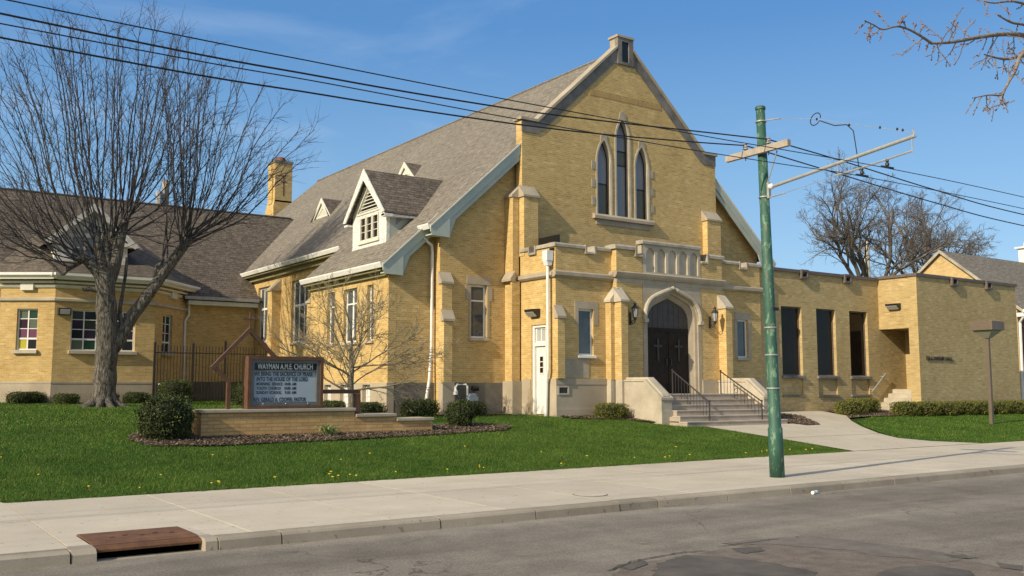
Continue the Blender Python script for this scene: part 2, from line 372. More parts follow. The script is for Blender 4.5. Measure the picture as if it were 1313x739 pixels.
def fastmesh(name, V, F, mats, loc=(0,0,0), mi=None, parent=None, smooth=False):
    """V (n,3) world, F (m,k) equal sized faces"""
    o0 = root_loc(parent) if parent else Vector(loc)
    V = np.asarray(V, dtype=np.float32)-np.array(o0, dtype=np.float32); F = np.asarray(F, dtype=np.int32)
    me = bpy.data.meshes.new(name); me.vertices.add(len(V)); me.vertices.foreach_set('co', V.ravel())
    m, k = F.shape; me.loops.add(m*k); me.loops.foreach_set('vertex_index', F.ravel())
    me.polygons.add(m); me.polygons.foreach_set('loop_start', np.arange(0, m*k, k, dtype=np.int32))
    if mi is not None: me.polygons.foreach_set('material_index', np.asarray(mi, dtype=np.int32))
    if not isinstance(mats, (list, tuple)): mats = [mats]
    for q in mats: me.materials.append(q)
    if smooth: me.polygons.foreach_set('use_smooth', np.ones(m, dtype=bool))
    me.update(calc_edges=True); me.validate()
    o = bpy.data.objects.new(name, me); COL.objects.link(o)
    if parent: o.parent = parent
    else: o.location = o0
    return o
def rect(a, b, c, d): return [(a,c),(b,c),(b,d),(a,d)]
def inset(poly, d):
    """offset a closed polygon inwards by d (any winding)"""
    n = len(poly); A = sum(poly[i][0]*poly[(i+1)%n][1]-poly[(i+1)%n][0]*poly[i][1] for i in range(n)); sg = 1 if A > 0 else -1; out = []
    for i in range(n):
        p0, p1, p2 = Vector(poly[i-1]), Vector(poly[i]), Vector(poly[(i+1)%n])
        e1 = (p1-p0).normalized(); e2 = (p2-p1).normalized(); n1 = Vector((-e1.y, e1.x))*sg; n2 = Vector((-e2.y, e2.x))*sg
        m = (n1+n2); m = m.normalized() if m.length > 1e-6 else n1
        q = p1+m*(d/max(.35, m.dot(n1))); out.append((q.x, q.y))
    return out
def lancet(x0, x1, z0, zs, za, n=6):
    """pointed arch opening, counter-clockwise"""
    xc = (x0+x1)/2; pts = [(x0,z0),(x1,z0),(x1,zs)]
    for i in range(1, n):
        t = i/n; pts.append((x1+(xc-x1)*(t**1.7), zs+(za-zs)*(1-(1-t)**1.25)))
    pts.append((xc, za))
    for i in range(n-1, 0, -1):
        t = i/n; pts.append((x0+(xc-x0)*(t**1.7), zs+(za-zs)*(1-(1-t)**1.25)))
    pts.append((x0, zs)); return pts
def tudor(x0, x1, z0, zs, za, n=9):
    xc = (x0+x1)/2; pts = [(x0,z0),(x1,z0),(x1,zs)]
    h = (x1-x0)/2
    def f(t):   # t 0 at spring .. 1 at apex : quick shoulder then nearly straight to the point
        x = t; k = .28
        if t < .45:
            a = t/.45*math.radians(68); return (h*k*(1-math.cos(a))/(1-math.cos(math.radians(68))), (za-zs)*.66*math.sin(a)/math.sin(math.radians(68)))
        s_ = (t-.45)/.55; return (h*k+(h-h*k)*s_, (za-zs)*(.66+.34*(s_**.9)))
    for i in range(1, n):
        a, b = f(i/n); pts.append((x1-a, zs+b))
    pts.append((xc, za))
    for i in range(n-1, 0, -1):
        a, b = f(i/n); pts.append((x0+a, zs+b))
    pts.append((x0, zs)); return pts
def text(body, size, name, m, parent, origin, xdir=(1,0,0), up=(0,0,1), depth=.004, width=None, align='LEFT', bold=0.0):
    cu = bpy.data.curves.new(name, 'FONT'); cu.body = body; cu.size = size; cu.extrude = depth; cu.offset = bold*size; cu.align_x = align; cu.space_character = 1.05
    to = bpy.data.objects.new('tmp', cu); COL.objects.link(to); dg = bpy.context.evaluated_depsgraph_get()
    me = bpy.data.meshes.new_from_object(to.evaluated_get(dg)); bpy.data.objects.remove(to); bpy.data.curves.remove(cu)
    xs = [v.co.x for v in me.vertices]; w = max(xs)-min(xs); k = (width/w) if width else 1; x0 = min(xs) if align == 'LEFT' else 0
    X = Vector(xdir); U = Vector(up); N = X.cross(U); o0 = root_loc(parent)
    for v in me.vertices:
        c = Vector(v.co); v.co = Vector(origin)+X*((c.x-x0)*k)+U*c.y+N*c.z-o0
    me.materials.clear(); me.materials.append(m); me.name = name
    o = bpy.data.objects.new(name, me); COL.objects.link(o); o.parent = parent; return o
# ------------------------------------------------------------------ windows
def window(parent, axis, a0, a1, z0, z1, c, rec=.14, fw=.06, vs=(), hs=(), gl=None, fm=None, sill=True, sillm=None, panes=None, sillp=.08, name='window', sw=.08):
    """frame (part) > pane, sill. axis 'y': wall at Y=c facing -Y, a = X.  axis 'x': wall at X=c facing -X, a = Y."""
    gl = gl or GLW; fm = fm or WHITE; sillm = sillm or STONE
    f = MB(); cf = c+rec
    def bx(m, u0, u1, w0, w1, q0, q1, mi=0):
        if axis == 'y': m.box(u0, u1, w0, w1, q0, q1, mi)
        else: m.box(w0, w1, u0, u1, q0, q1, mi)
    bx(f, a0+.002, a0+fw, cf, cf+.06, z0+.002, z1-.002); bx(f, a1-fw, a1-.002, cf, cf+.06, z0+.002, z1-.002)
    bx(f, a0+fw, a1-fw, cf, cf+.06, z0+.002, z0+fw); bx(f, a0+fw, a1-fw, cf, cf+.06, z1-fw, z1-.002)
    for v, w in vs: bx(f, a0+(a1-a0)*v-w/2, a0+(a1-a0)*v+w/2, cf+.003, cf+.055, z0+fw, z1-fw)
    for h, w in hs: bx(f, a0+fw, a1-fw, cf+.006, cf+.05, z0+(z1-z0)*h-w/2, z0+(z1-z0)*h+w/2)
    fo = f.build(name, fm, parent)
    p = MB()
    if panes:
        cols, rows, idx, mats = panes
        for r in range(len(rows)-1):
            for q in range(len(cols)-1):
                u0 = a0+(a1-a0)*cols[q]; u1 = a0+(a1-a0)*cols[q+1]; q0 = z0+(z1-z0)*rows[r]; q1 = z0+(z1-z0)*rows[r+1]
                bx(p, u0+.001, u1-.001, cf+.03, cf+.04, q0+.001, q1-.001, idx[r][q])
        p.build('pane', mats, fo)
    else:
        bx(p, a0+.01, a1-.01, cf+.03, cf+.04, z0+.01, z1-.01); p.build('pane', gl, fo)
    if sill:
        s_ = MB()
        if axis == 'y': s_.prism([(c-sillp, z0-sw), (c+rec+.03, z0-sw), (c+rec+.03, z0+.02), (c+.02, z0+.012), (c-sillp, z0-.01)], 'x', a0-.07, a1+.07)
        else: s_.prism([(c-sillp, z0-sw), (c+rec+.03, z0-sw), (c+rec+.03, z0+.02), (c+.02, z0+.012), (c-sillp, z0-.01)], 'y', a0-.07, a1+.07)
        s_.build('sill', sillm, fo)
    return fo
# ================================================================== CHURCH
XC, RZ, SL = 23.15, 14.13, .905
def rz(x): return RZ-SL*abs(XC-x)
church = thing('church_building', (23.2, 26, .7), 'large yellow brick church with steep shingled roof and three lancet windows in its gable', 'church')
CH = church
# --- front gable wall
LA = (21.79, 22.41, 7.8, 9.75, 10.52); LB = (22.69, 23.31, 7.8, 10.65, 11.42); LC = (23.62, 24.22, 7.8, 9.75, 10.52)
lan = [lancet(*q) for q in (LA, LB, LC)]
m = MB()
m.wall('y', 26.0, [(18.48,.5),(27.82,.5),(27.82,10.7),(27.2,10.7),(23.5,14.1),(23.5,14.45),(22.8,14.45),(22.8,14.1),(19.1,10.7),(18.48,10.7)], lan, back=.34)
gable = m.build('front_gable_wall', BR, CH)
m = MB()
for sgn in (-1, 1):
    f = lambda x: XC+sgn*(XC-x)
    body = [(18.47,10.72),(19.12,10.72),(22.78,14.12),(22.78,13.62),(19.36,10.44),(19.12,10.30),(18.47,10.30)]
    m.prism([(f(x), z) for x, z in body], 'y', 25.972, 26.02, 0)
    cap = [(18.40,10.71),(19.13,10.71),(22.77,14.09),(22.77,14.19),(19.09,10.80),(18.40,10.80)]
    m.prism([(f(x), z) for x, z in cap], 'y', 25.92, 26.42, 1)
m.build('rake_coping', [STONED, STONEG], CH)
m = MB()
m.ring('y', 25.93, 26.1, rect(22.77, 23.53, 13.5, 14.52), rect(22.97, 23.31, 13.6, 14.38), 0)
m.box(22.98, 23.30, 25.975, 26.01, 13.61, 14.37, 1); m.box(22.73, 23.57, 25.9, 26.44, 14.52, 14.6, 2); m.box(22.79, 23.51, 26.1, 26.4, 14.1, 14.52, 2)
m.prism([(22.3,13.5),(22.78,13.95),(22.78,13.5)], 'y', 25.97, 26.01); m.prism([(24.0,13.5),(23.52,13.95),(23.52,13.5)], 'y', 25.97, 26.01)
m.build('apex_block', [STONED, BLACK, STONEG], CH)
# kneeler tops of the returns, brick soldier band
m = MB(); m.box(21.45, 24.95, 25.988, 26.01, 12.1, 12.32)
SOLD = brick('soldier_brick', (.49, .315, .105), (.42, .26, .085), (.46, .36, .22), bw=.068, rh=.215, squash=1, freq=2)
m.build('soldier_course', SOLD, CH)
# --- lancet windows
for k, (q, hb, gi) in enumerate(((LA, 8.95, 0), (LB, 0, 1), (LC, 8.95, 0))):
    x0, x1, z0, zs, za = q; pl = lancet(*q); outp = inset(pl, -.075); inn = inset(pl, .032)
    outp = [(x, max(z, z0-.0)) for x, z in outp]
    f = MB(); f.ring('y', 26.17, 26.23, inset(pl, .003), inn)
    if k != 1: f.box(x0+.04, x1-.04, 26.172, 26.228, hb-.02, hb+.02)
    else:
        f.box(x0+.04, x1-.04, 26.172, 26.228, 9.72, 9.76); f.box(x0+.04, x1-.04, 26.172, 26.228, 10.25, 10.29)
    fo = f.build('lancet_window', BLACK, CH)
    s_ = MB(); s_.ring('y', 25.975, 26.02, [(min(max(x, x0-.08), x1+.08), z) for x, z in outp], pl); s_.ring('y', 26.02, 26.165, inset(pl, -.012), inset(pl, .002))
    s_.build('stone_surround', STONE, fo)
    p = MB()
    if k != 1:
        p.prism([q_ for q_ in inset(pl, .02) if q_[1] < hb-.1 or q_[1] < 7.9]+[(x1-.02, hb), (x0+.02, hb)], 'y', 26.2, 26.21, 0)
        p.prism([(x0+.02, hb), (x1-.02, hb)]+[q_ for q_ in inset(pl, .02) if q_[1] > hb], 'y', 26.2, 26.21, 1)
    else:
        p.prism([(x0+.02, 7.82), (x1-.02, 7.82), (x1-.02, 9.74), (x0+.02, 9.74)], 'y', 26.2, 26.21, 1)
        p.prism([(x0+.02, 9.74), (x1-.02, 9.74), (x1-.02, 10.27), (x0+.02, 10.27)], 'y', 26.2, 26.21, 0)
        p.prism([(x0+.02, 10.27), (x1-.02, 10.27)]+[q_ for q_ in inset(pl, .02) if q_[1] > 10.3], 'y', 26.2, 26.21, 1)
    p.build('pane', [GLG, GLB], fo)
m = MB()
m.prism([(25.86,7.62),(26.05,7.62),(26.05,7.82),(25.97,7.81),(25.86,7.72)], 'x', 21.55, 24.46); m.box(21.7, 24.3, 25.968, 26.02, 7.42, 7.62)
for (xa, za, w) in ((22.1, 10.58, .16), (23.0, 11.5, .17), (23.92, 10.58, .16)): m.prism([(xa-w, za-.08), (xa-w*.8, za+.14), (xa, za+.24), (xa+w*.8, za+.14), (xa+w, za-.08)], 'y', 25.976, 26.01)
for zz in (8.1, 8.75, 9.4): m.box(21.52, 21.66, 25.98, 26.01, zz, zz+.3); m.box(24.35, 24.49, 25.98, 26.01, zz, zz+.3)
m.build('window_sill', STONEG, CH)
# --- gable buttresses
def cap_y(m, x0, x1, yf, yb, z, h, mi=0, o=.05):   # weathering sloping down to the front
    m.prism([(yf-o, z), (yb, z), (yb, z+h), (yf-o, z+.07)], 'x', x0-o, x1+o, mi)
def cap_x(m, y0, y1, xf, xb, z, h, mi=0, o=.05):
    m.prism([(xf-o, z), (xb, z), (xb, z+h), (xf-o, z+.07)], 'y', y0-o, y1+o, mi)
def buttress(name, boxes, caps):
    m = MB()
    for b in boxes: m.box(*b)
    o = m.build(name, BR, CH); c = MB()
    for kind, a in caps: (cap_y if kind == 'y' else cap_x)(c, *a)
    c.build('weathering', STONEG, o); return o
buttress('buttress', [(18.38, 18.96, 25.74, 26.02, 6.0, 8.0), (18.12, 18.36, 26.02, 26.49, .5, 8.0), (18.02, 18.34, 25.93, 26.02, .5, 5.15)],
         [('y', (18.38, 18.96, 25.74, 26.0, 8.0, .42)), ('x', (26.04, 26.45, 18.12, 18.44, 8.0, .42)), ('x', (25.96, 26.4, 18.0, 18.14, 5.15, .35))])
buttress('buttress', [(27.05, 27.78, 25.74, 26.02, 6.0, 8.05)], [('y', (27.05, 27.78, 25.74, 26.0, 8.05, .42))])
buttress('buttress', [(15.58, 15.95, 26.32, 26.52, .5, 4.95), (15.585, 15.9, 26.2, 26.32, .5, 3.75)], [('y', (15.58, 15.95, 26.32, 26.5, 4.95, .4)), ('y', (15.585, 15.93, 26.2, 26.33, 3.75, .38))])
# --- aisle wall W2 (right of the stepped roof) with its window, and its mirror on the right
m = MB()
m.wall('y', 26.5, [(15.6,.5),(18.6,.5),(18.6,rz(18.6)-.1),(15.6,rz(15.6)-.1)], [rect(16.78, 17.4, 3.25, 5.02)], back=.3)
aw = m.build('aisle_wall', BR, CH)
fo = window(CH, 'y', 16.78, 17.4, 3.25, 5.02, 26.5, rec=.1, fw=.07, hs=((.70, .05),), gl=GLW)
m = MB(); m.box(16.62, 17.56, 26.482, 26.52, 5.02, 5.27); m.box(16.58, 16.76, 26.483, 26.52, 4.5, 4.98); m.box(17.42, 17.6, 26.483, 26.52, 4.5, 4.98); m.box(17.42, 17.5, 26.484, 26.52, 3.3, 4.5); m.box(16.7, 16.765, 26.484, 26.52, 3.3, 4.5)
m.build('stone_surround', STONEG, fo)
m = MB(); X3 = 2*XC-15.6
m.wall('y', 26.5, [(27.7,.5),(X3,.5),(X3,rz(X3)-.1),(27.7,rz(27.7)-.1)], back=.3); m.build('aisle_wall', BR, CH)
# --- W1 transept walls
hs_ = [rect(27.92, 28.37, 3.15, 4.97), rect(29.13, 30.16, 3.15, 4.97), rect(30.88, 31.5, 3.15, 4.97)]
m = MB(); m.wall('x', 13.96, rect(26.87, 33.0, 1.78, 5.5), hs_, back=.28)
m.wall('y', 26.872, [(13.962,1.78),(15.6,1.78),(15.6,rz(15.6)-.12),(13.962,rz(13.962)-.12)], back=.25)
m.wall('y', 32.72, [(14.24,1.78),(15.6,1.78),(15.6,rz(15.6)-.12),(14.24,rz(14.24)-.12)], back=.278)
m.build('transept_wall', BR, CH)
for (a, b), vs in (((27.92, 28.37), ()), ((29.13, 30.16), ((.5, .1),)), ((30.88, 31.5), ())):
    window(CH, 'x', a, b, 3.15, 4.97, 13.96, rec=.12, fw=.06, vs=vs, hs=((.72, .05),), gl=GLW)
bh = [rect(27.95, 28.5, 1.02, 1.74), rect(29.15, 30.2, 1.02, 1.74), rect(30.95, 31.5, 1.02, 1.74)]
m = MB(); m.wall('x', 13.9, [(26.8,.5),(33.05,.5),(33.05,1.80),(26.8,1.80)], bh, back=.25)
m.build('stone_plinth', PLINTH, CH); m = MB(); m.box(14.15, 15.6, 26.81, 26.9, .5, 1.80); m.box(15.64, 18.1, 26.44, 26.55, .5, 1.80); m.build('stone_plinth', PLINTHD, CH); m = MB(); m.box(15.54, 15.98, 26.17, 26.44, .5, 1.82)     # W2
m.box(18.0, 18.42, 25.87, 26.44, .5, 1.86); m.box(15.53, 15.6, 33.06, 43.3, .5, 1.80)
m.build('stone_plinth', PLINTH, CH)
for (a, b) in ((27.95, 28.5), (29.15, 30.2), (30.95, 31.5)):
    window(CH, 'x', a, b, 1.02, 1.74, 13.9, rec=.14, fw=.05, vs=((.5, .04),), hs=((.5, .03),), gl=CURT, sill=False)
# --- nave side wall with tall windows
nh = [rect(41.43, 42.96, 3.72, 6.2), rect(37.2, 38.92, 3.52, 6.16), rect(33.6, 35.0, 3.5, 6.1)]
m = MB(); m.wall('x', 15.6, rect(26.8, 54, .5, 7.1), nh, back=.3)
m.wall('x', X3-.3, rect(26.8, 54, .5, 7.1), back=.3)
m.wall('y', 53.6, [(15.9,.5),(X3-.3,.5),(X3-.3,7.2),(XC,RZ-.3),(15.9,7.2)], back=.3)
m.build('nave_wall', BR, CH)
for a, b, c, d in ((41.43, 42.96, 3.72, 6.2), (37.2, 38.92, 3.52, 6.16), (33.6, 35.0, 3.5, 6.1)):
    window(CH, 'x', a, b, c, d, 15.6, rec=.12, fw=.08, vs=((.34, .06), (.67, .06)), hs=((.60, .09),), gl=GLW)
for y0 in (40.15, 35.75):
    buttress('buttress', [(15.2, 15.6, y0, y0+.55, .5, 5.85 if y0 > 40 else 5.0)], [('x', (y0, y0+.55, 15.2, 15.6, 5.85 if y0 > 40 else 5.0, .5))])
# --- roof (all pieces lie in the two nave roof planes)
def slabL(m, x0, x1, y0, y1, t=.09, mi=0):
    m.prism([(x0, rz(x0)), (x1, rz(x1)), (x1, rz(x1)-t), (x0, rz(x0)-t)], 'y', y0, y1, mi)
m = MB()
slabL(m, 15.2, XC, 26.32, 54.05); slabL(m, 15.05, 18.475, 26.1, 26.32); slabL(m, 13.65, 15.2, 26.6, 33.05); slabL(m, 15.05, 15.2, 26.32, 26.6)
XR = 2*XC
slabL(m, XC, XR-15.2, 26.32, 54.05); slabL(m, 27.825, XR-15.05, 26.1, 26.32)
roof = m.build('main_roof', ROOF, CH)
# barge boards
def barge(name, x0, x1, y, yb, s=1):
    f = (lambda x: x) if s > 0 else (lambda x: XR-x)
    m = MB()
    P1 = [(x0, rz(x0)-.03), (x1, rz(x1)-.03), (x1, rz(x1)-.36), (x0+.70, rz(x0+.70)-.36), (x0+.70, rz(x0)-.34), (x0+.10, rz(x0)-.32), (x0, rz(x0)-.2)]
    m.prism([(f(x), z) for x, z in P1], 'y', y, y+.05)
    P2 = [(x0+.70, rz(x0+.70)-.365), (x1, rz(x1)-.365), (x1, rz(x1)-.58), (x0+.95, rz(x0+.95)-.58), (x0+.72, rz(x0)-.3)]
    m.prism([(f(x), z) for x, z in P2], 'y', y+.05, y+.1)
    P3 = [(x0-.03, rz(x0)-.02), (x1, rz(x1)+.012), (x1, rz(x1)-.045), (x0-.03, rz(x0)-.075)]
    m.prism([(f(x), z) for x, z in P3], 'y', y-.035, y-.001, 1)
    P4 = [(x0+.05, rz(x0+.05)-.10), (x1, rz(x1)-.10), (x1, rz(x1)-.14), (x0+.05, rz(x0+.05)-.14)]
    m.prism([(f(x), z) for x, z in P4], 'y', y+.051, yb)
    m.prism([(f(x0+.06), rz(x0)-.30), (f(x0+.69), rz(x0)-.30), (f(x0+.69), rz(x0)-.26), (f(x0+.06), rz(x0)-.26)], 'y', y+.051, yb)
    return m.build(name, [GREENW, CREAM], CH)
barge('bargeboard', 15.0, 18.47, 26.06, 26.5); barge('bargeboard', 13.6, 15.55, 26.56, 26.87); barge('bargeboard', 15.0, 18.47, 26.06, 26.5, -1)
m = MB()
def gutter(m, x, y0, y1, z): m.prism([(x-.13, z-.01), (x-.13, z+.03), (x-.11, z+.03), (x-.11, z), (x, z), (x, z-.14), (x-.07, z-.14)], 'y', y0, y1)
gutter(m, 15.2, 33.1, 44.6, rz(15.2)-.02); gutter(m, 13.65, 26.62, 33.05, rz(13.65)-.02); gutter(m, 15.05, 26.12, 26.8, rz(15.05)-.02)
m.box(XR-15.05, XR-14.9, 26.12, 26.9, rz(15.05)-.16, rz(15.05))
m.build('gutter', WHITE, CH)
m = MB(); m.box(15.21, 15.598, 33.1, 44.0, rz(15.2)-.24, rz(15.2)-.18); m.box(15.42, 15.597, 33.1, 44.0, rz(15.2)-.42, rz(15.2)-.245)
m.box(13.67, 13.958, 26.9, 33.0, rz(13.65)-.24, rz(13.65)-.18); m.box(13.85, 13.956, 26.9, 33.0, rz(13.65)-.38, rz(13.65)-.245); m.build('soffit', SOFFIT, CH)
# downspout at the step of the roof
m = MB(); m.tube([(14.98, 26.62, 6.72), (14.98, 26.62, 6.5), (15.2, 26.66, 6.32), (15.42, 26.74, 6.22), (15.46, 26.76, 6.0), (15.46, 26.76, 3.0), (15.36, 26.7, 1.9), (15.2, 26.66, 1.1), (15.18, 26.66, .8)], .052, 8)
m.build('downspout', PIPEW, CH, smooth=True)
# --- big dormer
def dormer(x0, yc, hw, zb, ze, za, ov, big=True):
    f = MB(); xr = XC-(RZ-za)/SL; xe = XC-(RZ-ze)/SL
    if big:
        hwl = hw-.24; lou = [(yc-hwl*.80, ze+.02), (yc+hwl*.80, ze+.02), (yc, za-.50)]
        win = rect(yc-.72, yc+.72, zb+.28, ze-.12)
        f.wall('x', x0, [(yc-hw+.06, zb), (yc+hw-.06, zb), (yc+hw-.06, ze), (yc, za-.12), (yc-hw+.06, ze)], [lou, win], back=.12)
        fo = f.build('dormer', WORN, CH)
        c = MB()   # cheeks
        c.prism([(x0+.12, zb), (x0+.12, ze-.02), (xe, ze-.02)], 'y', yc-hw+.065, yc-hw+.14); c.prism([(x0+.12, zb), (x0+.12, ze-.02), (xe, ze-.02)], 'y', yc+hw-.14, yc+hw-.065)
        c.build('cheek_wall', GREENW, fo)
        c = MB(); c.prism([(x0+.35, ze-.62), (x0+.35, ze-.22), (x0+.78, ze-.25)], 'y', yc-hw+.058, yc-hw+.064); c.build('cheek_pane', GLB, fo)
        l = MB();         
        l.prism([(y, z) for y, z in lou], 'x', x0+.095, x0+.11, 1)
        n = 8; H = za-.50-ze
        for i in range(n):
            z = ze+.05+H*i/n; w = hwl*.80*(1-(z+.07-ze)/H)
            if w > .04: l.prism([(x0-.005, z), (x0+.08, z+.05), (x0+.08, z+.07), (x0-.005, z+.03)], 'y', yc-w, yc+w, 0)
        l.ring('x', x0-.03, x0+.01, [(yc-hwl*.80-.10, ze-.05), (yc+hwl*.80+.10, ze-.05), (yc, za-.34)], lou, 0)
        l.build('louvre', [CREAM, BLACK], fo)
        for i in range(3):
            a = yc-.72+.48*i
            window(fo, 'x', a+.02, a+.46, zb+.3, ze-.14, x0, rec=.02, fw=.055, hs=((.36, .03), (.68, .03)), gl=GLD, fm=CREAM, sill=False) if False else None
        w_ = MB()
        for i in range(3):
            a = yc-.70+.475*i; w_.ring('x', x0-.015, x0+.07, rect(a, a+.45, zb+.29, ze-.13), rect(a+.05, a+.40, zb+.35, ze-.19))
            for h in (.36, .68): w_.box(x0+.005, x0+.04, a+.06, a+.39, zb+.36+(ze-zb-.56)*h-.01, zb+.36+(ze-zb-.56)*h+.01)
        w_.box(x0-.06, x0+.02, yc-.8, yc+.8, zb+.2, zb+.28)
        wo = w_.build('window', CREAM, fo); w_ = MB(); w_.box(x0+.045, x0+.055, yc-.69, yc+.69, zb+.3, ze-.14); 
        # panes are a sub-part of the dormer
        w_.build('pane', GLD, fo)
        w_ = MB(); w_.box(x0-.02, x0+.02, yc-hw+.06, yc+hw-.06, zb-.02, zb+.1); w_.build('apron_board', WORN, fo)
    else:
        hwl = hw-.12
        f.wall('x', x0, [(yc-hw, zb), (yc+hw, zb), (yc, za-.05)], [[(yc-hwl*.62, zb+.16), (yc+hwl*.62, zb+.16), (yc, za-.5)]], back=.06)
        fo = f.build('roof_vent', CREAM, CH); l = MB(); l.prism([(yc-hwl*.7, zb+.1), (yc+hwl*.7, zb+.1), (yc, za-.42)], 'x', x0+.05, x0+.058, 1)
        for i in range(6):
            z = zb+.17+(za-.5-zb-.16)*i/6; w = hwl*.62*(1-(z+.04-zb-.16)/(za-.66-zb))
            if w > .02: l.box(x0+.012, x0+.045, yc-w, yc+w, z, z+.045, 0)
        l.build('louvre', [CREAM, BLACK], fo)
    # roof of the dormer, ridge running back until it meets the main roof
    r = MB(); t = .06; dz = (za-ze)/hw; ye = hw+ov; zee = za-dz*ye
    xee = XC-(RZ-zee)/SL; xf = x0-(.22 if big else .04)
    for s in (-1, 1):
        A = [(xf, yc, za), (xr+.05, yc, za), (xee+.05, yc+s*ye, zee), (xf, yc+s*ye, zee)]
        B = [(x, y, z-t) for x, y, z in A]; r.add(A+B, [(0,1,2,3), (7,6,5,4), (0,4,5,1), (1,5,6,2), (2,6,7,3), (3,7,4,0)])
    r.build('dormer_roof', ROOFD if big else ROOFD, fo)
    b = MB()
    wd = .2 if big else .12
    for s in (-1, 1):
        pl = [(yc, za+.02), (yc+s*(ye+.02), zee), (yc+s*(ye-wd*.9), zee-.03), (yc, za-wd*1.9)]
        b.prism(pl, 'x', xf-.04, xf-.002)
    if big: b.box(xf, x0+.1, yc-ye, yc-ye+.24, zee-.16, zee-.03); b.box(xf, xee-.1, yc-ye+.02, yc-hw+.06, zee-.14, zee-.07); b.box(xf, xee-.1, yc+hw-.06, yc+ye-.02, zee-.14, zee-.07)
    b.build('verge_board', WORN if big else CREAM, fo)
    return fo
dormer(14.72, 29.85, 1.36, 6.42, 7.72, 9.18, .22)
dormer(18.15, 41.75, 1.05, 9.52, 9.52, 10.52, .12, False)
dormer(18.95, 35.1, .85, 10.28, 10.28, 11.05, .1, False)
m = MB(); m.tube([(XC, 26.4, RZ+.015), (XC, 54.05, RZ+.015)], .06, 6); m.build('ridge_cap', ROOF, CH)
# --- chimney behind the nave
m = MB(); m.box(21.1, 22.42, 55.9, 57.3, .5, 12.6); m.prism([(21.1,12.6),(22.42,12.6),(22.3,13.1),(21.2,13.1)], 'y', 56.0, 57.2); m.box(21.2, 22.3, 56.0, 57.2, 13.0, 15.45)
m.box(21.12, 21.24, 56.3, 56.9, 12.9, 15.2)
co_ = m.build('chimney', BR, CH); m = MB(); m.box(21.15, 22.35, 55.95, 57.25, 15.45, 15.6); m.build('chimney_cap', STONED, co_)
m = MB(); m.lathe((21.75, 56.6, 15.6), [(.3, 0), (.3, .28), (.24, .3), (.24, .02)], 12); m.build('chimney_pot', COPPER, co_)
m = MB(); m.box(21.72, 21.78, 55.985, 56.02, 13.4, 14.7); m.box(21.58, 21.92, 55.987, 56.02, 14.25, 14.31); m.build('slot', RED, co_)
# ------------------------------------------------------------------ entrance wing (part of the church)
WX0, WX1, PX0, PX1 = 18.4, 28.0, 20.72, 25.70
def crenel(x0, x1, z, notches, dz):
    pts = []
    for a, b in notches: pts += [(a, z), (a, z-dz), (b, z-dz), (b, z)]
    return [(x0, z)]+pts+[(x1, z)]
tl = crenel(WX0, PX0+.02, 6.12, [(19.62, 19.98)], .16)
m = MB()
m.wall('y', 24.06, [(WX0,1.92),(PX0+.02,1.92)]+tl[::-1], [rect(19.33, 19.93, 2.67, 4.17)], back=.28)
tl2 = crenel(24.06+.28, 26.0, 6.12, [(25.1, 25.42)], .16)
m.wall('x', WX0, [(24.34,.6),(25.99,.6),(25.99,6.12)]+tl2[::-1][1:], [rect(24.58, 25.36, .78, 3.66)], back=.28)
tr_ = crenel(PX1-.02, WX1, 6.12, [(26.9, 27.25)], .16)
m.wall('y', 24.061, [(PX1-.02,1.92),(WX1,1.92)]+tr_[::-1], [rect(26.72, 27.28, 2.72, 4.12)], back=.28)
m.box(WX1-.28, WX1, 24.341, 26.0, .6, 6.1)
m.build('entrance_wing_wall', BR, CH)
window(CH, 'y', 19.33, 19.93, 2.67, 4.17, 24.06, rec=.08, fw=.06, gl=GLW, sillm=WHITE)
window(CH, 'y', 26.72, 27.28, 2.72, 4.12, 24.061, rec=.08, fw=.06, gl=GLW)
m = MB()
m.box(19.17, 20.12, 24.046, 24.08, 4.17, 4.42); m.box(19.17, 19.31, 24.047, 24.08, 3.65, 4.17); m.box(19.95, 20.12, 24.047, 24.08, 3.65, 4.17); m.box(18.46, 19.72, 24.044, 24.08, 1.96, 2.56)
m.box(26.58, 27.42, 24.047, 24.08, 4.12, 4.36); m.box(26.56, 26.70, 24.048, 24.08, 2.7, 4.1); m.box(27.3, 27.44, 24.048, 24.08, 2.7, 4.1); m.box(25.72, 26.3, 24.044, 24.08, 1.93, 2.0)
m.build('stone_quoin', STONEG, CH)
# plinth of the wing
m = MB(); m.box(WX0-.03, PX0-.26, 24.0, 24.34, .5, 1.92); m.box(WX0-.035, WX0+.2, 24.345, 24.56, .5, 1.92); m.box(WX0-.035, WX0+.2, 25.38, 25.86, .5, 1.92); m.box(WX0-.05, PX0-.26, 23.985, 24.0, 1.74, 1.925); m.box(WX0-.05, PX0-.26, 23.97, 24.0, .5, .97)
m.box(PX1+.05, WX1+.03, 24.0, 24.3, .5, 1.92)
m.build('stone_plinth', PLINTH, CH)
m = MB(); m.ring('y', 23.975, 24.0, rect(18.42, 18.86, 1.42, 1.70), rect(18.47, 18.81, 1.47, 1.65)); 
vo_ = m.build('foundation_vent', STONE, CH); m = MB(); m.box(18.47, 18.81, 23.992, 23.998, 1.47, 1.65); m.build('grille', DARK, vo_)
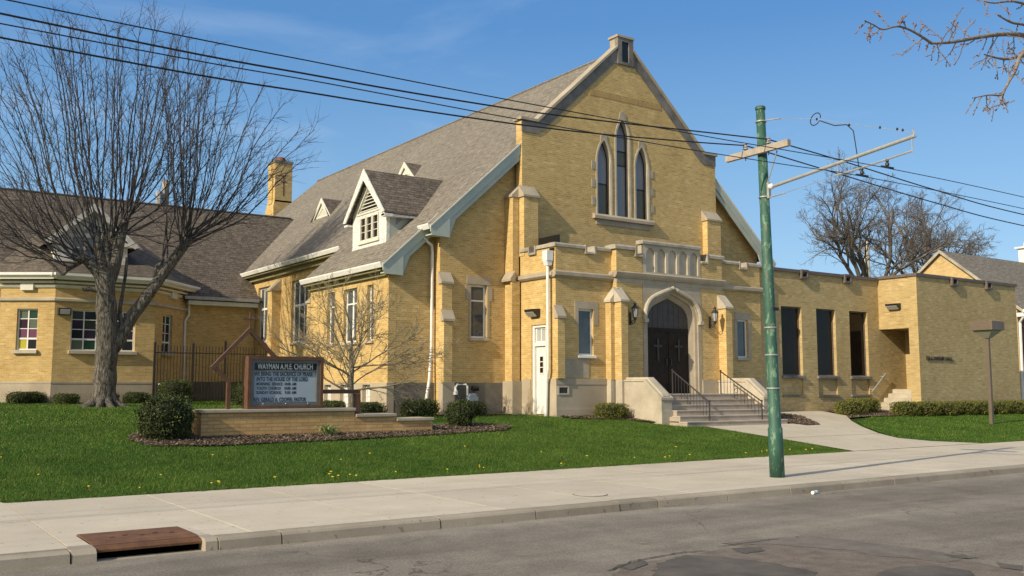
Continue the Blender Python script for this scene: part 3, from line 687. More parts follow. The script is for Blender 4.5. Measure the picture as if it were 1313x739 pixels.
# string course + copings
m = MB()
m.prism([(23.93,5.20),(23.93,5.30),(24.04,5.36),(24.10,5.36),(24.10,5.14),(24.0,5.14)], 'x', WX0-.1, PX0-.02)
m.prism([(18.27,5.20),(18.27,5.30),(18.38,5.36),(18.44,5.36),(18.44,5.14),(18.34,5.14)], 'y', 24.101, 25.99)
m.prism([(23.93,5.20),(23.93,5.30),(24.04,5.36),(24.10,5.36),(24.10,5.14),(24.0,5.14)], 'x', PX1+.02, WX1+.1)
m.prism([(23.68,5.34),(23.66,5.42),(23.76,5.47),(23.84,5.47),(23.84,5.26),(23.74,5.26)], 'x', PX0-.1, PX1+.1)
m.prism([(20.60,5.34),(20.60,5.42),(20.68,5.47),(20.76,5.47),(20.76,5.26),(20.66,5.26)], 'y', 23.841, 24.07)
m.build('string_course', STONEG, CH)
m = MB()
def cop(axis, u0, u1, c0, c1, z, h=.13):
    if axis == 'y': m.prism([(c0, z), (c1, z), (c1, z+h), (c0+.05, z+h), (c0, z+h*.6)], 'x', u0, u1)
    else: m.prism([(c0, z), (c1, z), (c1, z+h), (c0+.05, z+h), (c0, z+h*.6)], 'y', u0, u1)
cop('y', WX0-.06, 19.58, 24.0, 24.38, 6.12); cop('y', 19.64, 19.96, 23.985, 24.36, 5.965, .08); cop('y', 20.02, PX0-.03, 24.0, 24.38, 6.12)
m.box(19.575, 19.64, 23.99, 24.36, 5.965, 6.25); m.box(19.96, 20.025, 23.99, 24.36, 5.965, 6.25)
cop('x', 24.385, 25.06, 18.34, 18.72, 6.12); cop('x', 25.12, 25.40, 18.32, 18.7, 5.965, .08); cop('x', 25.46, 25.98, 18.34, 18.72, 6.12)
m.box(18.33, 18.7, 25.055, 25.12, 5.965, 6.25); m.box(18.33, 18.7, 25.40, 25.465, 5.965, 6.25)
cop('y', PX1+.03, 26.86, 24.0, 24.38, 6.12); cop('y', 26.92, 27.23, 23.985, 24.36, 5.965, .08); cop('y', 27.29, WX1+.05, 24.0, 24.38, 6.12)
m.box(26.855, 26.92, 23.99, 24.36, 5.965, 6.25); m.box(27.23, 27.295, 23.99, 24.36, 5.965, 6.25)
# pavilion
cop('y', PX0-.09, 21.5, 23.73, 24.1, 6.2, .15); cop('x', 24.102, 24.30, PX0-.09, PX0+.2, 6.2, .15); cop('y', 21.56, 21.84, 23.72, 24.05, 5.99, .09); m.box(21.5, 21.56, 23.72, 24.05, 5.99, 6.34)
cop('y', 21.84, 24.62, 23.72, 24.08, 6.46, .13); cop('y', 24.62, 24.9, 23.72, 24.05, 5.99, .09); m.box(24.9, 24.96, 23.72, 24.05, 5.99, 6.34); cop('y', 24.96, PX1+.09, 23.73, 24.1, 6.2, .15)
m.build('parapet_coping', COPST, CH)
m = MB(); m.box(18.7, 27.7, 24.36, 25.99, 5.55, 5.65); m.box(18.71, 18.73, 24.5, 25.95, 5.66, 6.1, 1); m.box(21.56, 21.84, 24.06, 24.09, 6.08, 6.4, 1); m.box(24.64, 24.9, 24.06, 24.09, 6.08, 6.4, 1)
m.build('flat_roof', [BRONZE, BLACK], CH)
m = MB()   # low dark flashing board behind the parapet, on the flat roof
m.box(18.95, 19.0, 24.6, 25.7, 5.65, 6.62); m.box(19.0, 20.6, 25.66, 25.7, 5.65, 6.50)
m.build('roof_hatch_screen', BLACK, CH)
# pavilion walls
m = MB()
for a, b in ((PX0, 21.86), (24.59, PX1)): m.box(a, b, 23.8, 24.09, 1.9, 5.1)
m.box(PX0, 21.5, 23.802, 24.09, 5.4, 6.2); m.box(24.96, PX1, 23.802, 24.09, 5.4, 6.2); m.box(21.5, 21.88, 23.802, 24.09, 5.4, 5.99); m.box(24.6, 24.96, 23.802, 24.09, 5.4, 5.99)
m.build('pavilion_wall', BR, CH)
# stone frontispiece with four-centred arch and splayed jambs
To = tudor(22.0, 24.44, 1.44, 3.95, 4.93); Tm = tudor(22.12, 24.34, 1.44, 3.9, 4.84); Ti = tudor(22.26, 24.20, 1.44, 3.84, 4.70)
m = MB(); m.wall('y', 23.79, rect(21.862, 24.588, 1.44, 5.1), [To], depth=.05)
def loft(m, A, ya, B, yb):
    n = len(A); m.add([(u, ya, v) for u, v in A]+[(u, yb, v) for u, v in B], [(i, (i+1) % n, n+(i+1) % n, n+i) for i in range(n)])
loft(m, To, 23.84, Tm, 23.86); loft(m, Tm, 23.86, Tm, 23.94); loft(m, Tm, 23.94, Ti, 24.03); loft(m, Ti, 24.03, Ti, 24.12)
m.box(PX0-.004, PX1+.004, 23.788, 24.1, 5.102, 5.30)
m.box(PX0-.02, 21.861, 23.75, 24.09, .5, 1.9); m.box(24.589, PX1+.02, 23.75, 24.09, .5, 1.9)
m.build('stone_portal', STONEG, CH)
hp = tudor(21.92, 24.52, 1.4, 3.98, 5.03); hp = [q for q in hp if q[1] > 3.9]
pts = [(21.92, 23.76, 3.92)]+[(x, 23.76, z) for x, z in hp[::-1]][0:]+[(24.52, 23.76, 3.92)] if hp[0][0] > 23 else [(x, 23.76, z) for x, z in hp]
m = MB(); m.tube(pts, .075, 8); m.box(21.83, 22.0, 23.66, 23.79, 3.82, 3.94); m.box(24.43, 24.6, 23.66, 23.79, 3.82, 3.94)
m.build('hood_mould', STONE, CH)
m = MB()
nich = []
for i in range(5):
    a = 21.98+.515*i; nich.append(lancet(a+.055, a+.415+.04, 5.53, 6.12, 6.36, 5))
m.wall('y', 23.79, rect(21.88, 24.60, 5.47, 6.46), nich, depth=.075); m.box(21.9, 24.58, 23.865, 24.05, 5.475, 6.455)
m.build('tracery_panel', STONE, CH)
# doors
dpl = tudor(22.24, 24.22, 1.44, 3.83, 4.72)
m = MB(); m.prism([(22.25, 3.66), (24.21, 3.66)]+[q for q in dpl if q[1] > 3.7], 'y', 24.07, 24.1)
for i in range(8): m.box(22.3+.245*i, 22.315+.245*i, 24.062, 24.07, 3.7, 4.3+.1*min(i, 7-i))
m.build('tympanum', DOORP, CH)
m = MB(); m.box(22.25, 24.21, 24.03, 24.09, 3.56, 3.67); m.build('door_transom', DOOR, CH)
for a, b in ((22.262, 23.222), (23.238, 24.198)):
    m = MB(); m.box(a, b, 24.05, 24.1, 1.45, 3.56)
    xc = (a+b)/2
    for (q, w, z0, z1) in ((a+.02, .05, 1.5, 3.5), (b-.07, .05, 1.5, 3.5)): m.box(q, q+w, 24.042, 24.05, z0, z1)
    d = m.build('door', DOOR, CH)
    c = MB(); c.box(xc-.035, xc+.035, 24.02, 24.048, 2.55, 3.3); c.box(xc-.2, xc+.2, 24.022, 24.046, 3.02, 3.09); c.build('cross', PALE, d)
    h = MB(); hx = b-.1 if a < 23 else a+.1; h.box(hx-.02, hx+.02, 24.0, 24.05, 2.4, 2.62); h.build('door_handle', PALE, d)
# pavilion buttresses: one facing the street and one facing sideways at each corner
for s, (bx0, bx1, ex0, ex1) in ((-1, (20.60, 20.88, 20.44, 20.72)), (1, (25.47, 25.78, 25.70, 25.90))):
    m = MB(); m.box(bx0, bx1, 23.45, 23.8, 1.9, 4.42); m.box(ex0, ex1, 23.78 if s < 0 else 23.82, 24.05, 1.9, 4.42)
    o = m.build('buttress', BR, CH)
    c = MB(); cap_y(c, bx0, bx1, 23.45, 23.8, 4.42, .5)
    if s < 0: cap_x(c, 23.79, 24.03, ex0, ex1, 4.42, .5)
    c.build('weathering', STONE, o)
    c = MB(); c.box(bx0-.012, bx1+.012, 23.43, 23.75, .5, 1.9); c.box(ex0-.012, ex1-.02, 23.79 if s < 0 else 23.83, 24.04, .5, 1.9); c.build('buttress_base', STONE, o)
# corner buttress of the wing next to the downspout (weathering at its foot only)
buttress('buttress', [(18.36, 18.64, 23.9, 24.05, 1.93, 3.82)], [('y', (18.37, 18.62, 23.9, 24.06, 3.82, .42))])
# side door
m = MB(); m.ring('x', 18.44, 18.62, rect(24.585, 25.355, .785, 3.655), rect(24.66, 25.25, .785, 3.58)); m.box(18.45, 18.6, 24.66, 25.25, 2.98, 3.08)
df = m.build('side_door_frame', WHITE, CH)
m = MB(); m.box(18.52, 18.56, 24.665, 25.245, .8, 2.98); m.box(18.50, 18.52, 24.84, 25.06, 2.08, 2.68)
m.build('door_leaf', mat('door_white_enamel', (.66, .655, .63), (.80, .795, .77), 3, .5, .1, 40), df); m = MB(); m.box(18.494, 18.50, 24.87, 25.03, 2.12, 2.28); m.box(18.494, 18.50, 24.87, 25.03, 2.31, 2.46); m.box(18.494, 18.50, 24.87, 25.03, 2.49, 2.64); m.build('door_light', GLD, df)
m = MB(); m.box(18.53, 18.54, 24.7, 25.21, 3.09, 3.57); m.build('transom_pane', GLL, df); m = MB(); m.ring('x', 18.505, 18.528, rect(24.67, 25.24, 3.085, 3.575), rect(24.72, 25.19, 3.13, 3.53)); m.box(18.506, 18.527, 24.93, 24.98, 3.13, 3.53); m.build('transom_frame', WHITE, df)
# downspout of the wing
m = MB(); m.box(18.12, 18.36, 24.13, 24.38, 5.66, 5.98); m.prism([(18.17,5.5),(18.31,5.5),(18.36,5.66),(18.12,5.66)], 'y', 24.15, 24.36)
m.tube([(18.24, 24.26, 5.55), (18.24, 24.26, 2.2), (18.26, 24.36, 1.8), (18.24, 24.4, .62)], .05, 8); m.build('downspout', PIPEW, CH)
m = MB(); m.box(18.385, 18.405, 24.10, 24.36, 5.98, 6.08); m.build('scupper_hole', BLACK, CH)
# ================================================================== PARISH HALL (flat roofed modern wing)
hall = thing('hall_building', (36, 24.3, .75), 'low flat-roofed buff brick hall with three tall dark windows beside the church', 'hall')
HW = [(29.42, 30.62), (31.52, 32.72), (33.62, 34.82)]
m = MB()
m.wall('y', 24.28, rect(28.0, 35.64, .5, 6.1), [rect(a, b, 2.1, 4.76) for a, b in HW]+[rect(a+.01, b-.01, 1.36, 2.0) for a, b in HW], back=.3)
for a, b in HW: m.box(a+.011, b-.011, 24.34, 24.5, 1.361, 1.999)
m.box(28.05, 43.3, 27.8, 28.1, .5, 6.1)
m.box(35.645, 37.6, 24.282, 24.58, .5, 4.05)
m.build('hall_wall', BR2, hall)
for i, (a, b) in enumerate(HW):
    fo = window(hall, 'y', a, b, 2.1, 4.76, 24.28, rec=.13, fw=.05, vs=((.10, .03),) if False else (), gl=GLD, fm=BRONZE, sillm=STONED, sillp=.09, sw=.1)
    mm = MB(); mm.box(a-.05, b+.06, 24.22, 24.33, 1.29, 1.36); mm.build('apron_ledge', STONED, fo)
m = MB(); m.wall('x', 35.62, [(22.5,.5),(22.92,.5),(22.92,4.06),(24.28,4.06),(24.28,6.16),(22.5,6.16)], back=.3)
m.wall('y', 22.502, rect(35.922, 43.3, .5, 6.16), back=.3); m.box(43.0, 43.3, 22.81, 27.79, .5, 6.16)
m.box(37.4, 37.6, 22.81, 24.27, .5, 4.05); m.box(35.93, 37.39, 22.81, 24.275, 4.06, 4.2)
m.build('hall_block_wall', BR2, hall)
m = MB(); m.box(35.66, 43.26, 22.485, 22.5, .6, 1.02); m.build('hall_base_course', STONEG, hall)
m = MB(); m.box(37.36, 37.395, 23.1, 24.0, 1.62, 3.75); m.build('hall_door', DOOR, hall)
m = MB(); m.box(28.03, 35.56, 24.2, 24.62, 6.1, 6.22); m.box(35.56, 43.36, 22.44, 22.86, 6.16, 6.28); m.box(35.54, 35.96, 22.861, 24.62, 6.162, 6.277); m.box(42.98, 43.36, 22.861, 28.1, 6.162, 6.277)
m.build('roof_edge', BRONZE, hall)
m = MB(); m.box(28.2, 43.0, 24.5, 27.9, 5.8, 5.9); m.box(35.9, 43.0, 22.8, 24.499, 5.8, 5.9); m.build('flat_roof', BRONZE, hall)
for a, b, y, z in ((30.54, 30.98, 24.28, 5.88), (33.26, 33.72, 24.28, 5.88), (38.03, 38.5, 22.5, 5.9), (40.72, 41.18, 22.5, 5.9)):
    m = MB(); m.ring('y', y-.14, y+.02, rect(a, b, z, z+.36), rect(a+.08, b-.08, z+.08, z+.28)); m.box(a+.08, b-.08, y-.01, y+.01, z+.08, z+.28, 1)
    m.build('scupper', [BRONZE, BLACK], hall)
text('FELLOWSHIP HALL', .215, 'lettering', DARK, hall, (36.06, 22.47, 2.76), depth=.012, width=1.9)
# concrete steps into the recess
m = MB()
for i in range(5): m.box(35.05+.33*i, 37.39, 22.99, 24.275, .5 if i == 0 else .86+.18*(i-1)+.001, .86+.18*i)
m.build('hall_steps', STONE, hall)
m = MB(); m.tube([(34.75, 24.15, 1.45), (35.75, 24.15, 2.22)], .028, 8); m.tube([(35.6, 24.15, 2.1), (35.6, 24.28, 2.1)], .02, 6); m.tube([(34.9, 24.15, 1.57), (34.9, 24.28, 1.57)], .02, 6); m.build('wall_rail', GAL, hall)
# ================================================================== SCHOOL WING on the left
sw = thing('parish_house_building', (7, 43.3, 1.0), 'one-storey yellow brick wing with canted bay, dark shingled roof and one white dormer', 'parish house')
Y3 = 43.3
m = MB(); m.box(-22, 15.58, Y3, Y3+.3, 1.9, 5.5); m.box(-22, -21.7, Y3+.3, 51.6, .5, 5.6); m.box(-22, 15.58, 51.3, 51.6, .5, 5.6); m.build('brick_wall', BR, sw)
m = MB(); m.box(-22, 4.9, Y3-.05, Y3+.3, .5, 1.9); m.box(12.46, 15.52, Y3-.06, Y3+.3, .5, 1.9, 1); m.build('stone_plinth', [PLINTH, mat('shaded_plinth', (.10, .09, .075), (.16, .145, .12), 1.2, .95)], sw)  # dark plinth behind the fence, its shade included in the colour
def stain_idx(r, c, seed):
    q = random.Random(seed); return [[q.choice([0, 1, 2, 4, 4, 0]) for _ in range(c)] for _ in range(r)]
def bay_face(p0, p1, wins, idx, lamp=None, e0=0, e1=0):
    d = Vector((p1[0]-p0[0], p1[1]-p0[1], 0)); L = d.length; d.normalize(); n = Vector((-d.y, d.x, 0))
    XF[0] = Matrix(((d.x, n.x, 0, p0[0]), (d.y, n.y, 0, p0[1]), (0, 0, 1, 0), (0, 0, 0, 1)))
    m = MB(); m.wall('y', 0, rect(0, L, 1.88, 5.95), [rect(a, b, 3.1, 4.72) for a, b in wins], back=.22); m.build('bay_wall', BR, sw)
    for (a, b), ix in zip(wins, idx):
        nc = len(ix[0]); cols = [.02+.96*i/nc for i in range(nc+1)]; rows = [.02, .28, .52, .76, .98]
        fo = window(sw, 'y', a, b, 3.1, 4.72, 0, rec=.10, fw=.055, vs=[(i/nc, .06 if nc > 2 and i % 2 == 0 else .045) for i in range(1, nc)], hs=((.28, .07), (.52, .03), (.76, .03)), panes=(cols, rows, ix, STAIN), sillp=.14, sw=.13)
    m = MB(); m.box(-.02, L+.02, -.05, .22, .5, 1.86); m.box(-.03, L+.03, -.065, -.05, 1.8, 1.88); m.build('stone_plinth', PLINTH, sw)
    m = MB(); m.prism([(-.09, 5.04), (-.09, 5.12), (0, 5.17), (.05, 5.17), (.05, 5.0), (-.03, 5.0)], 'x', -.03, L+.03); m.build('string_course', STONE, sw)
    m = MB(); m.prism([(-.05, 5.55), (-.1, 5.62), (-.1, 5.66), (0, 5.66), (0, 5.55)], 'x', -.04, L+.04); m.box(-.04, L+.04, -.2, .05, 5.72, 5.80); m.box(L/2-.25, L/2+.25, -.14, 0, 5.44, 5.72); m.build('cornice', CREAM, sw)
    m = MB(); m.box(-.15, L+.15, -.40, .1, 5.86, 5.93, 1); m.prism([(-.52, 6.10), (-.52, 6.0), (-.4, 5.9), (-.4, 6.10)], 'x', -.24, L+.24); m.build('gutter', [WHITE, CREAM], sw)
    XF[0] = None
bay_face((4.97, 42.30), (6.72, 41.05), [(.68, 1.50)], [[[6, 4], [5, 5], [1, 7], [7, 3]]])
big = [[3, 3, 4, 0, 4], [4, 1, 0, 4, 1], [1, 2, 4, 0, 4], [2, 4, 0, 4, 4]]
big[0] = [7, 3, 4, 4, 4]
bay_face((6.72, 41.05), (10.54, 41.05), [(.62, 3.05)], [big])
bay_face((10.54, 41.05), (12.45, 43.30), [(.72, 1.62)], [[[4, 4], [4, 1], [1, 4], [4, 3]]])
m = MB(); m.box(4.9, 5.2, 42.35, Y3, .5, 5.9); m.build('bay_wall', BR, sw)
# L3 gutter, roof planes
s3 = (10.43-5.66)/(47.45-42.8)
m = MB(); m.add([(-22.3,42.75,5.61),(20.5,42.75,5.61),(20.5,47.45,10.43),(-22.3,47.45,10.43),(20.5,52.2,5.61),(-22.3,52.2,5.61)], [(0,1,2,3),(3,2,4,5)])
m.add([(-22.3,42.75,5.53),(15.5,42.75,5.53),(15.5,43.3,5.5),(-22.3,43.3,5.5)], [(0,1,2,3)])
m.build('main_roof', ROOFD, sw)
m = MB(); m.box(12.2, 15.55, 42.66, 42.8, 5.52, 5.66); m.box(-22, 4.9, 42.66, 42.8, 5.52, 5.66); m.box(12.4, 15.55, 42.82, 43.29, 5.3, 5.48, 1); m.build('gutter', [GAL, CREAM], sw)
# bay roof
def s_at(x, y): return (x, y, 6.14+.45*(y-40.55))
E0 = [(4.45, 42.72, 6.10), (6.55, 40.53, 6.10), (10.76, 40.53, 6.10), (13.25, 43.45, 6.10)]
zt = lambda y: 5.61+s3*(y-42.75)
Tp = [(6.6, 45.3, zt(45.3)+.02), (10.7, 45.3, zt(45.3)+.02)]
m = MB(); m.add(E0+Tp+[(2.9, 43.3, 6.12)], [(1,2,5,4), (0,1,4), (2,3,5)]); m.add([(x, y, z-.06) for x, y, z in E0]+[(13.2,43.6,6.04),(4.4,43.6,6.04)], [(0,1,2,3,4,5)])
m.build('bay_roof', ROOFD, sw)
# dormer on the wing
yd = 41.95
m = MB(); m.wall('y', yd, [(6.75, 6.5), (9.55, 6.5), (9.55, 7.6), (8.15, 8.95), (6.75, 7.6)], [rect(7.35, 8.95, 6.85, 7.75)], back=.1); dm = m.build('dormer', WORN, sw)
m = MB(); m.box(7.36, 8.94, yd+.04, yd+.05, 6.86, 7.74); m.build('pane', GLB, dm)
m = MB()
for q in (7.35, 7.85, 8.38, 8.89): m.box(q, q+.06, yd-.01, yd+.035, 6.85, 7.75)
m.box(7.35, 8.95, yd-.012, yd+.034, 7.3, 7.35); m.box(6.5, 7.0, yd-.3, yd+.1, 7.45, 7.6); m.box(9.3, 9.8, yd-.3, yd+.1, 7.45, 7.6); m.build('window_frame', WHITE, dm)
m = MB(); m.prism([(7.8, 7.95), (8.5, 7.95), (8.15, 8.5)], 'y', yd-.01, yd-.004); m.build('gable_pane', GLB, dm)
m = MB()
for s in (-1, 1):
    a = [(8.15, yd-.28, 9.12), (8.15, 46.3, 9.12), (8.15+s*1.75, 44.7, 7.47), (8.15+s*1.75, yd-.28, 7.47)]
    m.add(a+[(x, y, z-.07) for x, y, z in a], [(0,1,2,3),(7,6,5,4),(0,4,5,1),(2,6,7,3),(3,7,4,0),(1,5,6,2)])
m.build('dormer_roof', ROOFD, dm)
m = MB()
for s in (-1, 1): m.prism([(8.15, 9.16), (8.15+s*1.8, 7.47), (8.15+s*1.62, 7.38), (8.15, 8.85)], 'y', yd-.34, yd-.281)
m.build('verge_board', WORN, dm)
m = MB()
for x in (6.78, 9.45): m.prism([(yd+.1, 6.5), (yd+.1, 7.5), (45.0, 7.5)], 'x', x, x+.07)
m.build('cheek_wall', WORN, dm)
m = MB(); m.tube([(12.52, 43.2, 5.5), (12.55, 43.22, 4.85), (12.36, 43.1, 4.6), (12.36, 43.1, 2.0), (12.2, 42.6, 1.85), (10.8, 41.0, 1.78)], .05, 7); m.build('downspout', PIPEW, sw)
m = MB(); m.tube([(-22, 47.45, 10.44), (18.9, 47.45, 10.44)], .06, 6); m.build('ridge_cap', ROOFD, sw)
# ================================================================== COTTAGE to the right of the hall
ct = thing('cottage_building', (55, 28, .8), 'pale brick gabled house with white cupola rising behind the flat-roofed hall', 'house')
HX = 50.1; RY, RZ2 = 30.05, 9.2; EZ = 5.9
m = MB(); m.wall('x', HX, [(26.0, .5), (34.1, .5), (34.1, EZ), (RY, RZ2-.05), (26.0, EZ)], back=.3); m.build('gable_wall', BRH, ct)
m = MB(); m.box(HX+.3, 76, 26.0, 26.3, .5, EZ-.1); m.box(HX+.3, 76, 33.8, 34.1, .5, EZ-.1); m.box(75.7, 76, 26.3, 33.8, .5, 8); m.build('side_wall', RED, ct)
m = MB()
sl2 = (RZ2-EZ)/4.05
for s in (-1, 1):
    A = [(HX-.15, RY, RZ2+.05), (77, RY, RZ2+.05), (77, RY+s*4.5, RZ2+.05-sl2*4.5), (HX-.15, RY+s*4.5, RZ2+.05-sl2*4.5)]
    m.add(A+[(x, y, z-.1) for x, y, z in A], [(0,1,2,3),(7,6,5,4),(0,4,5,1),(1,5,6,2),(2,6,7,3),(3,7,4,0)])
m.build('main_roof', ROOF, ct)
m = MB()
for s in (-1, 1): m.prism([(RY, RZ2+.09), (RY+s*4.55, RZ2+.09-sl2*4.55), (RY+s*4.55, RZ2-.08-sl2*4.55), (RY, RZ2-.10)], 'x', HX-.22, HX-.151)
m.build('bargeboard', COPST, ct)
m = MB(); gx = 57.5
for s in (-1, 1):
    A = [(gx, 22.9, 8.6), (gx, 29.6, 8.6), (gx+s*4.6, 28.2, 5.3), (gx+s*4.6, 22.9, 5.3)]
    m.add(A+[(x, y, z-.1) for x, y, z in A], [(0,1,2,3),(7,6,5,4),(0,4,5,1),(2,6,7,3),(3,7,4,0),(1,5,6,2)])
m.build('porch_roof', ROOF, ct)
m = MB(); m.wall('y', 23.2, [(gx-4,.5),(gx+4,.5),(gx+4,5.7),(gx,8.45),(gx-4,5.7)], back=.3); m.box(gx-4, gx-3.7, 23.5, 26, .5, 5.7); m.build('porch_wall', RED, ct)
m = MB(); m.tube([(49.95, 25.5, 5.55), (50.0, 25.6, 5.3), (50.15, 25.9, 5.0), (50.1, 25.92, 1.0)], .075, 7); m.box(49.8, 54, 25.35, 25.55, 5.5, 5.66); m.box(49.9, 50.25, 25.4, 25.97, 5.3, 5.5); m.build('downspout', PIPEW, ct)
m = MB(); m.box(59.5, 60.5, 29.6, 30.6, 8.9, 10.2); m.box(59.35, 60.65, 29.45, 30.75, 10.2, 10.3); m.lathe((60.0, 30.1, 10.3), [(.42, 0), (.38, .25), (.25, .5), (.05, .7)], 10); m.build('cupola', WHITE, ct)
# ================================================================== STEPS, RAILS (in front of the portal)
st = thing('entrance_steps', (23.2, 22, .45), 'broad stone steps with sloping stone cheek walls below the dark arched doors', 'steps')
for i in range(6):
    z = .45+.165*(i+1); y = 20.95+.3*i; x0, x1 = ((20.98, 25.55) if i < 2 else (21.14, 25.32)); m = MB()
    m.box(x0, x1, y, 24.1 if i == 5 else y+.34 if i > 1 else (21.7 if i == 0 else 21.74), z-.165 if i else .2, z-.03, 0); m.box(x0-.01, x1+.01, y-.02, 24.1 if i == 5 else y+.34, z-.03, z, 1)
    m.build('step' if i < 5 else 'landing', [STEPST, STONE], st)
for s in (0, 1):
    x0, x1 = ((20.68, 21.12) if s == 0 else (25.34, 25.78)); m = MB()
    m.prism([(21.73,.3),(23.74,.3),(23.74,1.84),(22.49,1.84),(21.85,1.34),(21.73,1.28)], 'x', x0, x1)
    m.prism([(21.70,1.26),(21.86,1.335),(22.49,1.842),(23.74,1.842),(23.74,1.90),(22.46,1.90),(21.80,1.40),(21.70,1.34)], 'x', x0-.03, x1+.03)
    m.prism([(21.74,1.38),(21.82,1.405),(22.46,1.905),(23.74,1.905),(23.74,1.97),(22.44,1.97),(21.80,1.46)], 'x', x0+.09, x1-.09)
    m.box(x0-.02, x1+.02, 21.70, 23.74, .3, .92); m.build('cheek_wall', STONE, st)
def handrail(x, ya, yb, lab, scroll=False):
    za, zb = 1.44, .46
    t = thing('handrail', (x, yb, .45), lab, 'handrail', 'black iron handrails on the church steps')
    top = lambda y: 1.20+(y-yb)*(2.19-1.20)/(ya-yb); bot = lambda y: top(y)-.72
    m = MB(); m.tube([(x, ya, 2.19), (x, yb, 1.2)], .024, 8); m.build('top_rail', DARK, t)
    m = MB(); m.tube([(x, ya, bot(ya)), (x, yb, bot(yb))], .014, 6); m.build('bottom_rail', DARK, t)
    for y, z0, z1 in ((ya, za, 2.19), (yb, zb, 1.2)):
        m = MB(); m.tube([(x, y, z0), (x, y, z1)], .022, 8); m.lathe((x, y, z1), [(.03, 0), (.04, .02), (.02, .05), (.005, .06)], 8); m.build('post', DARK, t)
    for i in range(1, 12):
        y = yb+(ya-yb)*i/12; m = MB(); m.tube([(x, y, bot(y)), (x, y, top(y))], .008, 5); m.build('baluster', DARK, t)
    if scroll:
        yc = (ya+yb)/2+.2; zc = (top(yc)+bot(yc))/2; m = MB()
        for s in (-1, 1): m.tube([(x, yc+s*.07*math.cos(a), zc+.1*s+.07*math.sin(a)) for a in [i*.6 for i in range(10)]], .009, 5)
        m.build('scroll', DARK, t)
handrail(22.2, 22.8, 21.2, 'black iron handrail on the church steps without scrollwork, left of the other')
handrail(24.55, 22.9, 21.14, 'black iron handrail with scrollwork on the church steps, nearer the green pole', True)
# lanterns
def lantern(x, y, z, lab):
    k0 = len(bpy.data.objects); zz = z; t = thing('wall_lantern', (x, y+.3, z), lab, 'lantern', 'carriage lanterns flanking the church doors')
    m = MB(); m.lathe((x, y, z+.16), [(.17, 0), (.14, .05), (.06, .13), (.05, .17), (.07, .2), (.01, .3)], 8); m.build('lantern_roof', DARK, t)
    m = MB(); m.lathe((x, y, z-.2), [(.08, 0), (.13, .36)], 8); m.build('lamp_glass', GLL, t)
    m = MB()
    for k in range(8):
        a = k*math.pi/4; m.tube([(x+.085*math.cos(a), y+.085*math.sin(a), z-.2), (x+.135*math.cos(a), y+.135*math.sin(a), z+.16)], .008, 4)
    m.lathe((x, y, z-.34), [(.02, 0), (.06, .06), (.085, .14)], 8); m.build('lantern_cage', DARK, t)
    m = MB(); m.tube([(x, y, z-.3), (x, y+.02, z-.42), (x, y+.16, z-.46), (x, y+.26, z-.3), (x, y+.3, z-.1)], .018, 6); m.tube([(x, y+.05, z-.38), (x, y+.12, z-.3), (x, y+.2, z-.36), (x, y+.28, z-.45)], .012, 5); m.box(x-.05, x+.05, y+.28, y+.31, z-.5, z+.02); m.build('bracket', DARK, t)
    pv = Vector((0, 0, 0))
    for o in list(t.children):
        for v in o.data.vertices: v.co = pv+(Vector(v.co)-pv)*.80
lantern(21.28, 23.48, 4.1, 'ornate metal wall lantern left of the arched church doors, beside the stone arch')
lantern(25.02, 23.48, 4.12, 'ornate metal wall lantern right of the arched church doors, casting a long shadow')
# flood lights
def flood_x(x, y, z, lab, w=.5):
    t = thing('floodlight', (x, y, z), lab, 'floodlight', 'boxy floodlights on the brick walls')
    m = MB(); m.prism([(x-.26, z+.02), (x-.30, z+.1), (x, z+.12), (x, z-.12), (x-.10, z-.12)], 'y', y-w/2, y+w/2); m.build('housing', DARK, t)
    m = MB(); m.prism([(x-.285, z+.0), (x-.27, z+.012), (x-.115, z-.125), (x-.13, z-.135)], 'y', y-w/2+.03, y+w/2-.03); m.build('lens', GLL, t)
flood_x(18.4, 25.12, 4.06, 'boxy floodlight above the white side door')
flood_x(35.62, 23.5, 4.98, 'boxy floodlight on the sunlit end of the flat-roofed hall', .55)
t = thing('floodlight', (7.0, 41.0, 4.62), 'boxy floodlight beside the large stained window of the left wing', 'floodlight', 'boxy floodlights on the brick walls')
m = MB(); m.prism([(40.78, 4.5), (40.74, 4.74), (41.05, 4.76), (41.05, 4.48)], 'x', 6.82, 7.28); m.build('housing', DARK, t); m = MB(); m.prism([(40.765, 4.5), (40.73, 4.68), (40.735, 4.69), (40.77, 4.5)], 'x', 6.87, 7.23); m.build('lens', GLL, t)
# gas meter
gm = thing('gas_meter', (16.5, 26.0, .77), 'grey gas meter with white inlet pipe against the concrete plinth', 'gas meter')
m = MB(); m.tube([(16.0, 26.15, .8), (16.0, 26.15, 1.45)], .035, 8); m.box(15.94, 16.06, 26.08, 26.22, 1.1, 1.2); m.build('valve_riser', DARK, gm)
m = MB(); m.tube([(16.0, 26.15, 1.45), (16.0, 26.15, 1.66), (16.06, 26.15, 1.74), (16.38, 26.15, 1.74), (16.44, 26.15, 1.68), (16.44, 26.15, 1.4)], .034, 8); m.lathe((16.0, 26.15, 1.42), [(.07, 0), (.07, .1), (.04, .16)], 10); m.build('inlet_pipe', PIPEW, gm)
m = MB(); m.box(16.42, 16.78, 26.02, 26.26, 1.0, 1.36); m.prism([(16.44,1.36),(16.76,1.36),(16.7,1.46),(16.5,1.46)], 'y', 26.04, 26.24); m.build('meter_body', mat('meter_grey', (.25, .30, .36), (.36, .41, .47), 5, .5), gm, bevel=.02)
m = MB(); m.tube([(16.66, 26.12, 1.4), (16.66, 26.12, 1.6)], .04, 8); m.tube([(16.6, 26.12, 1.62), (16.82, 26.12, 1.62)], .085, 12); m.build('regulator', BLACK, gm)
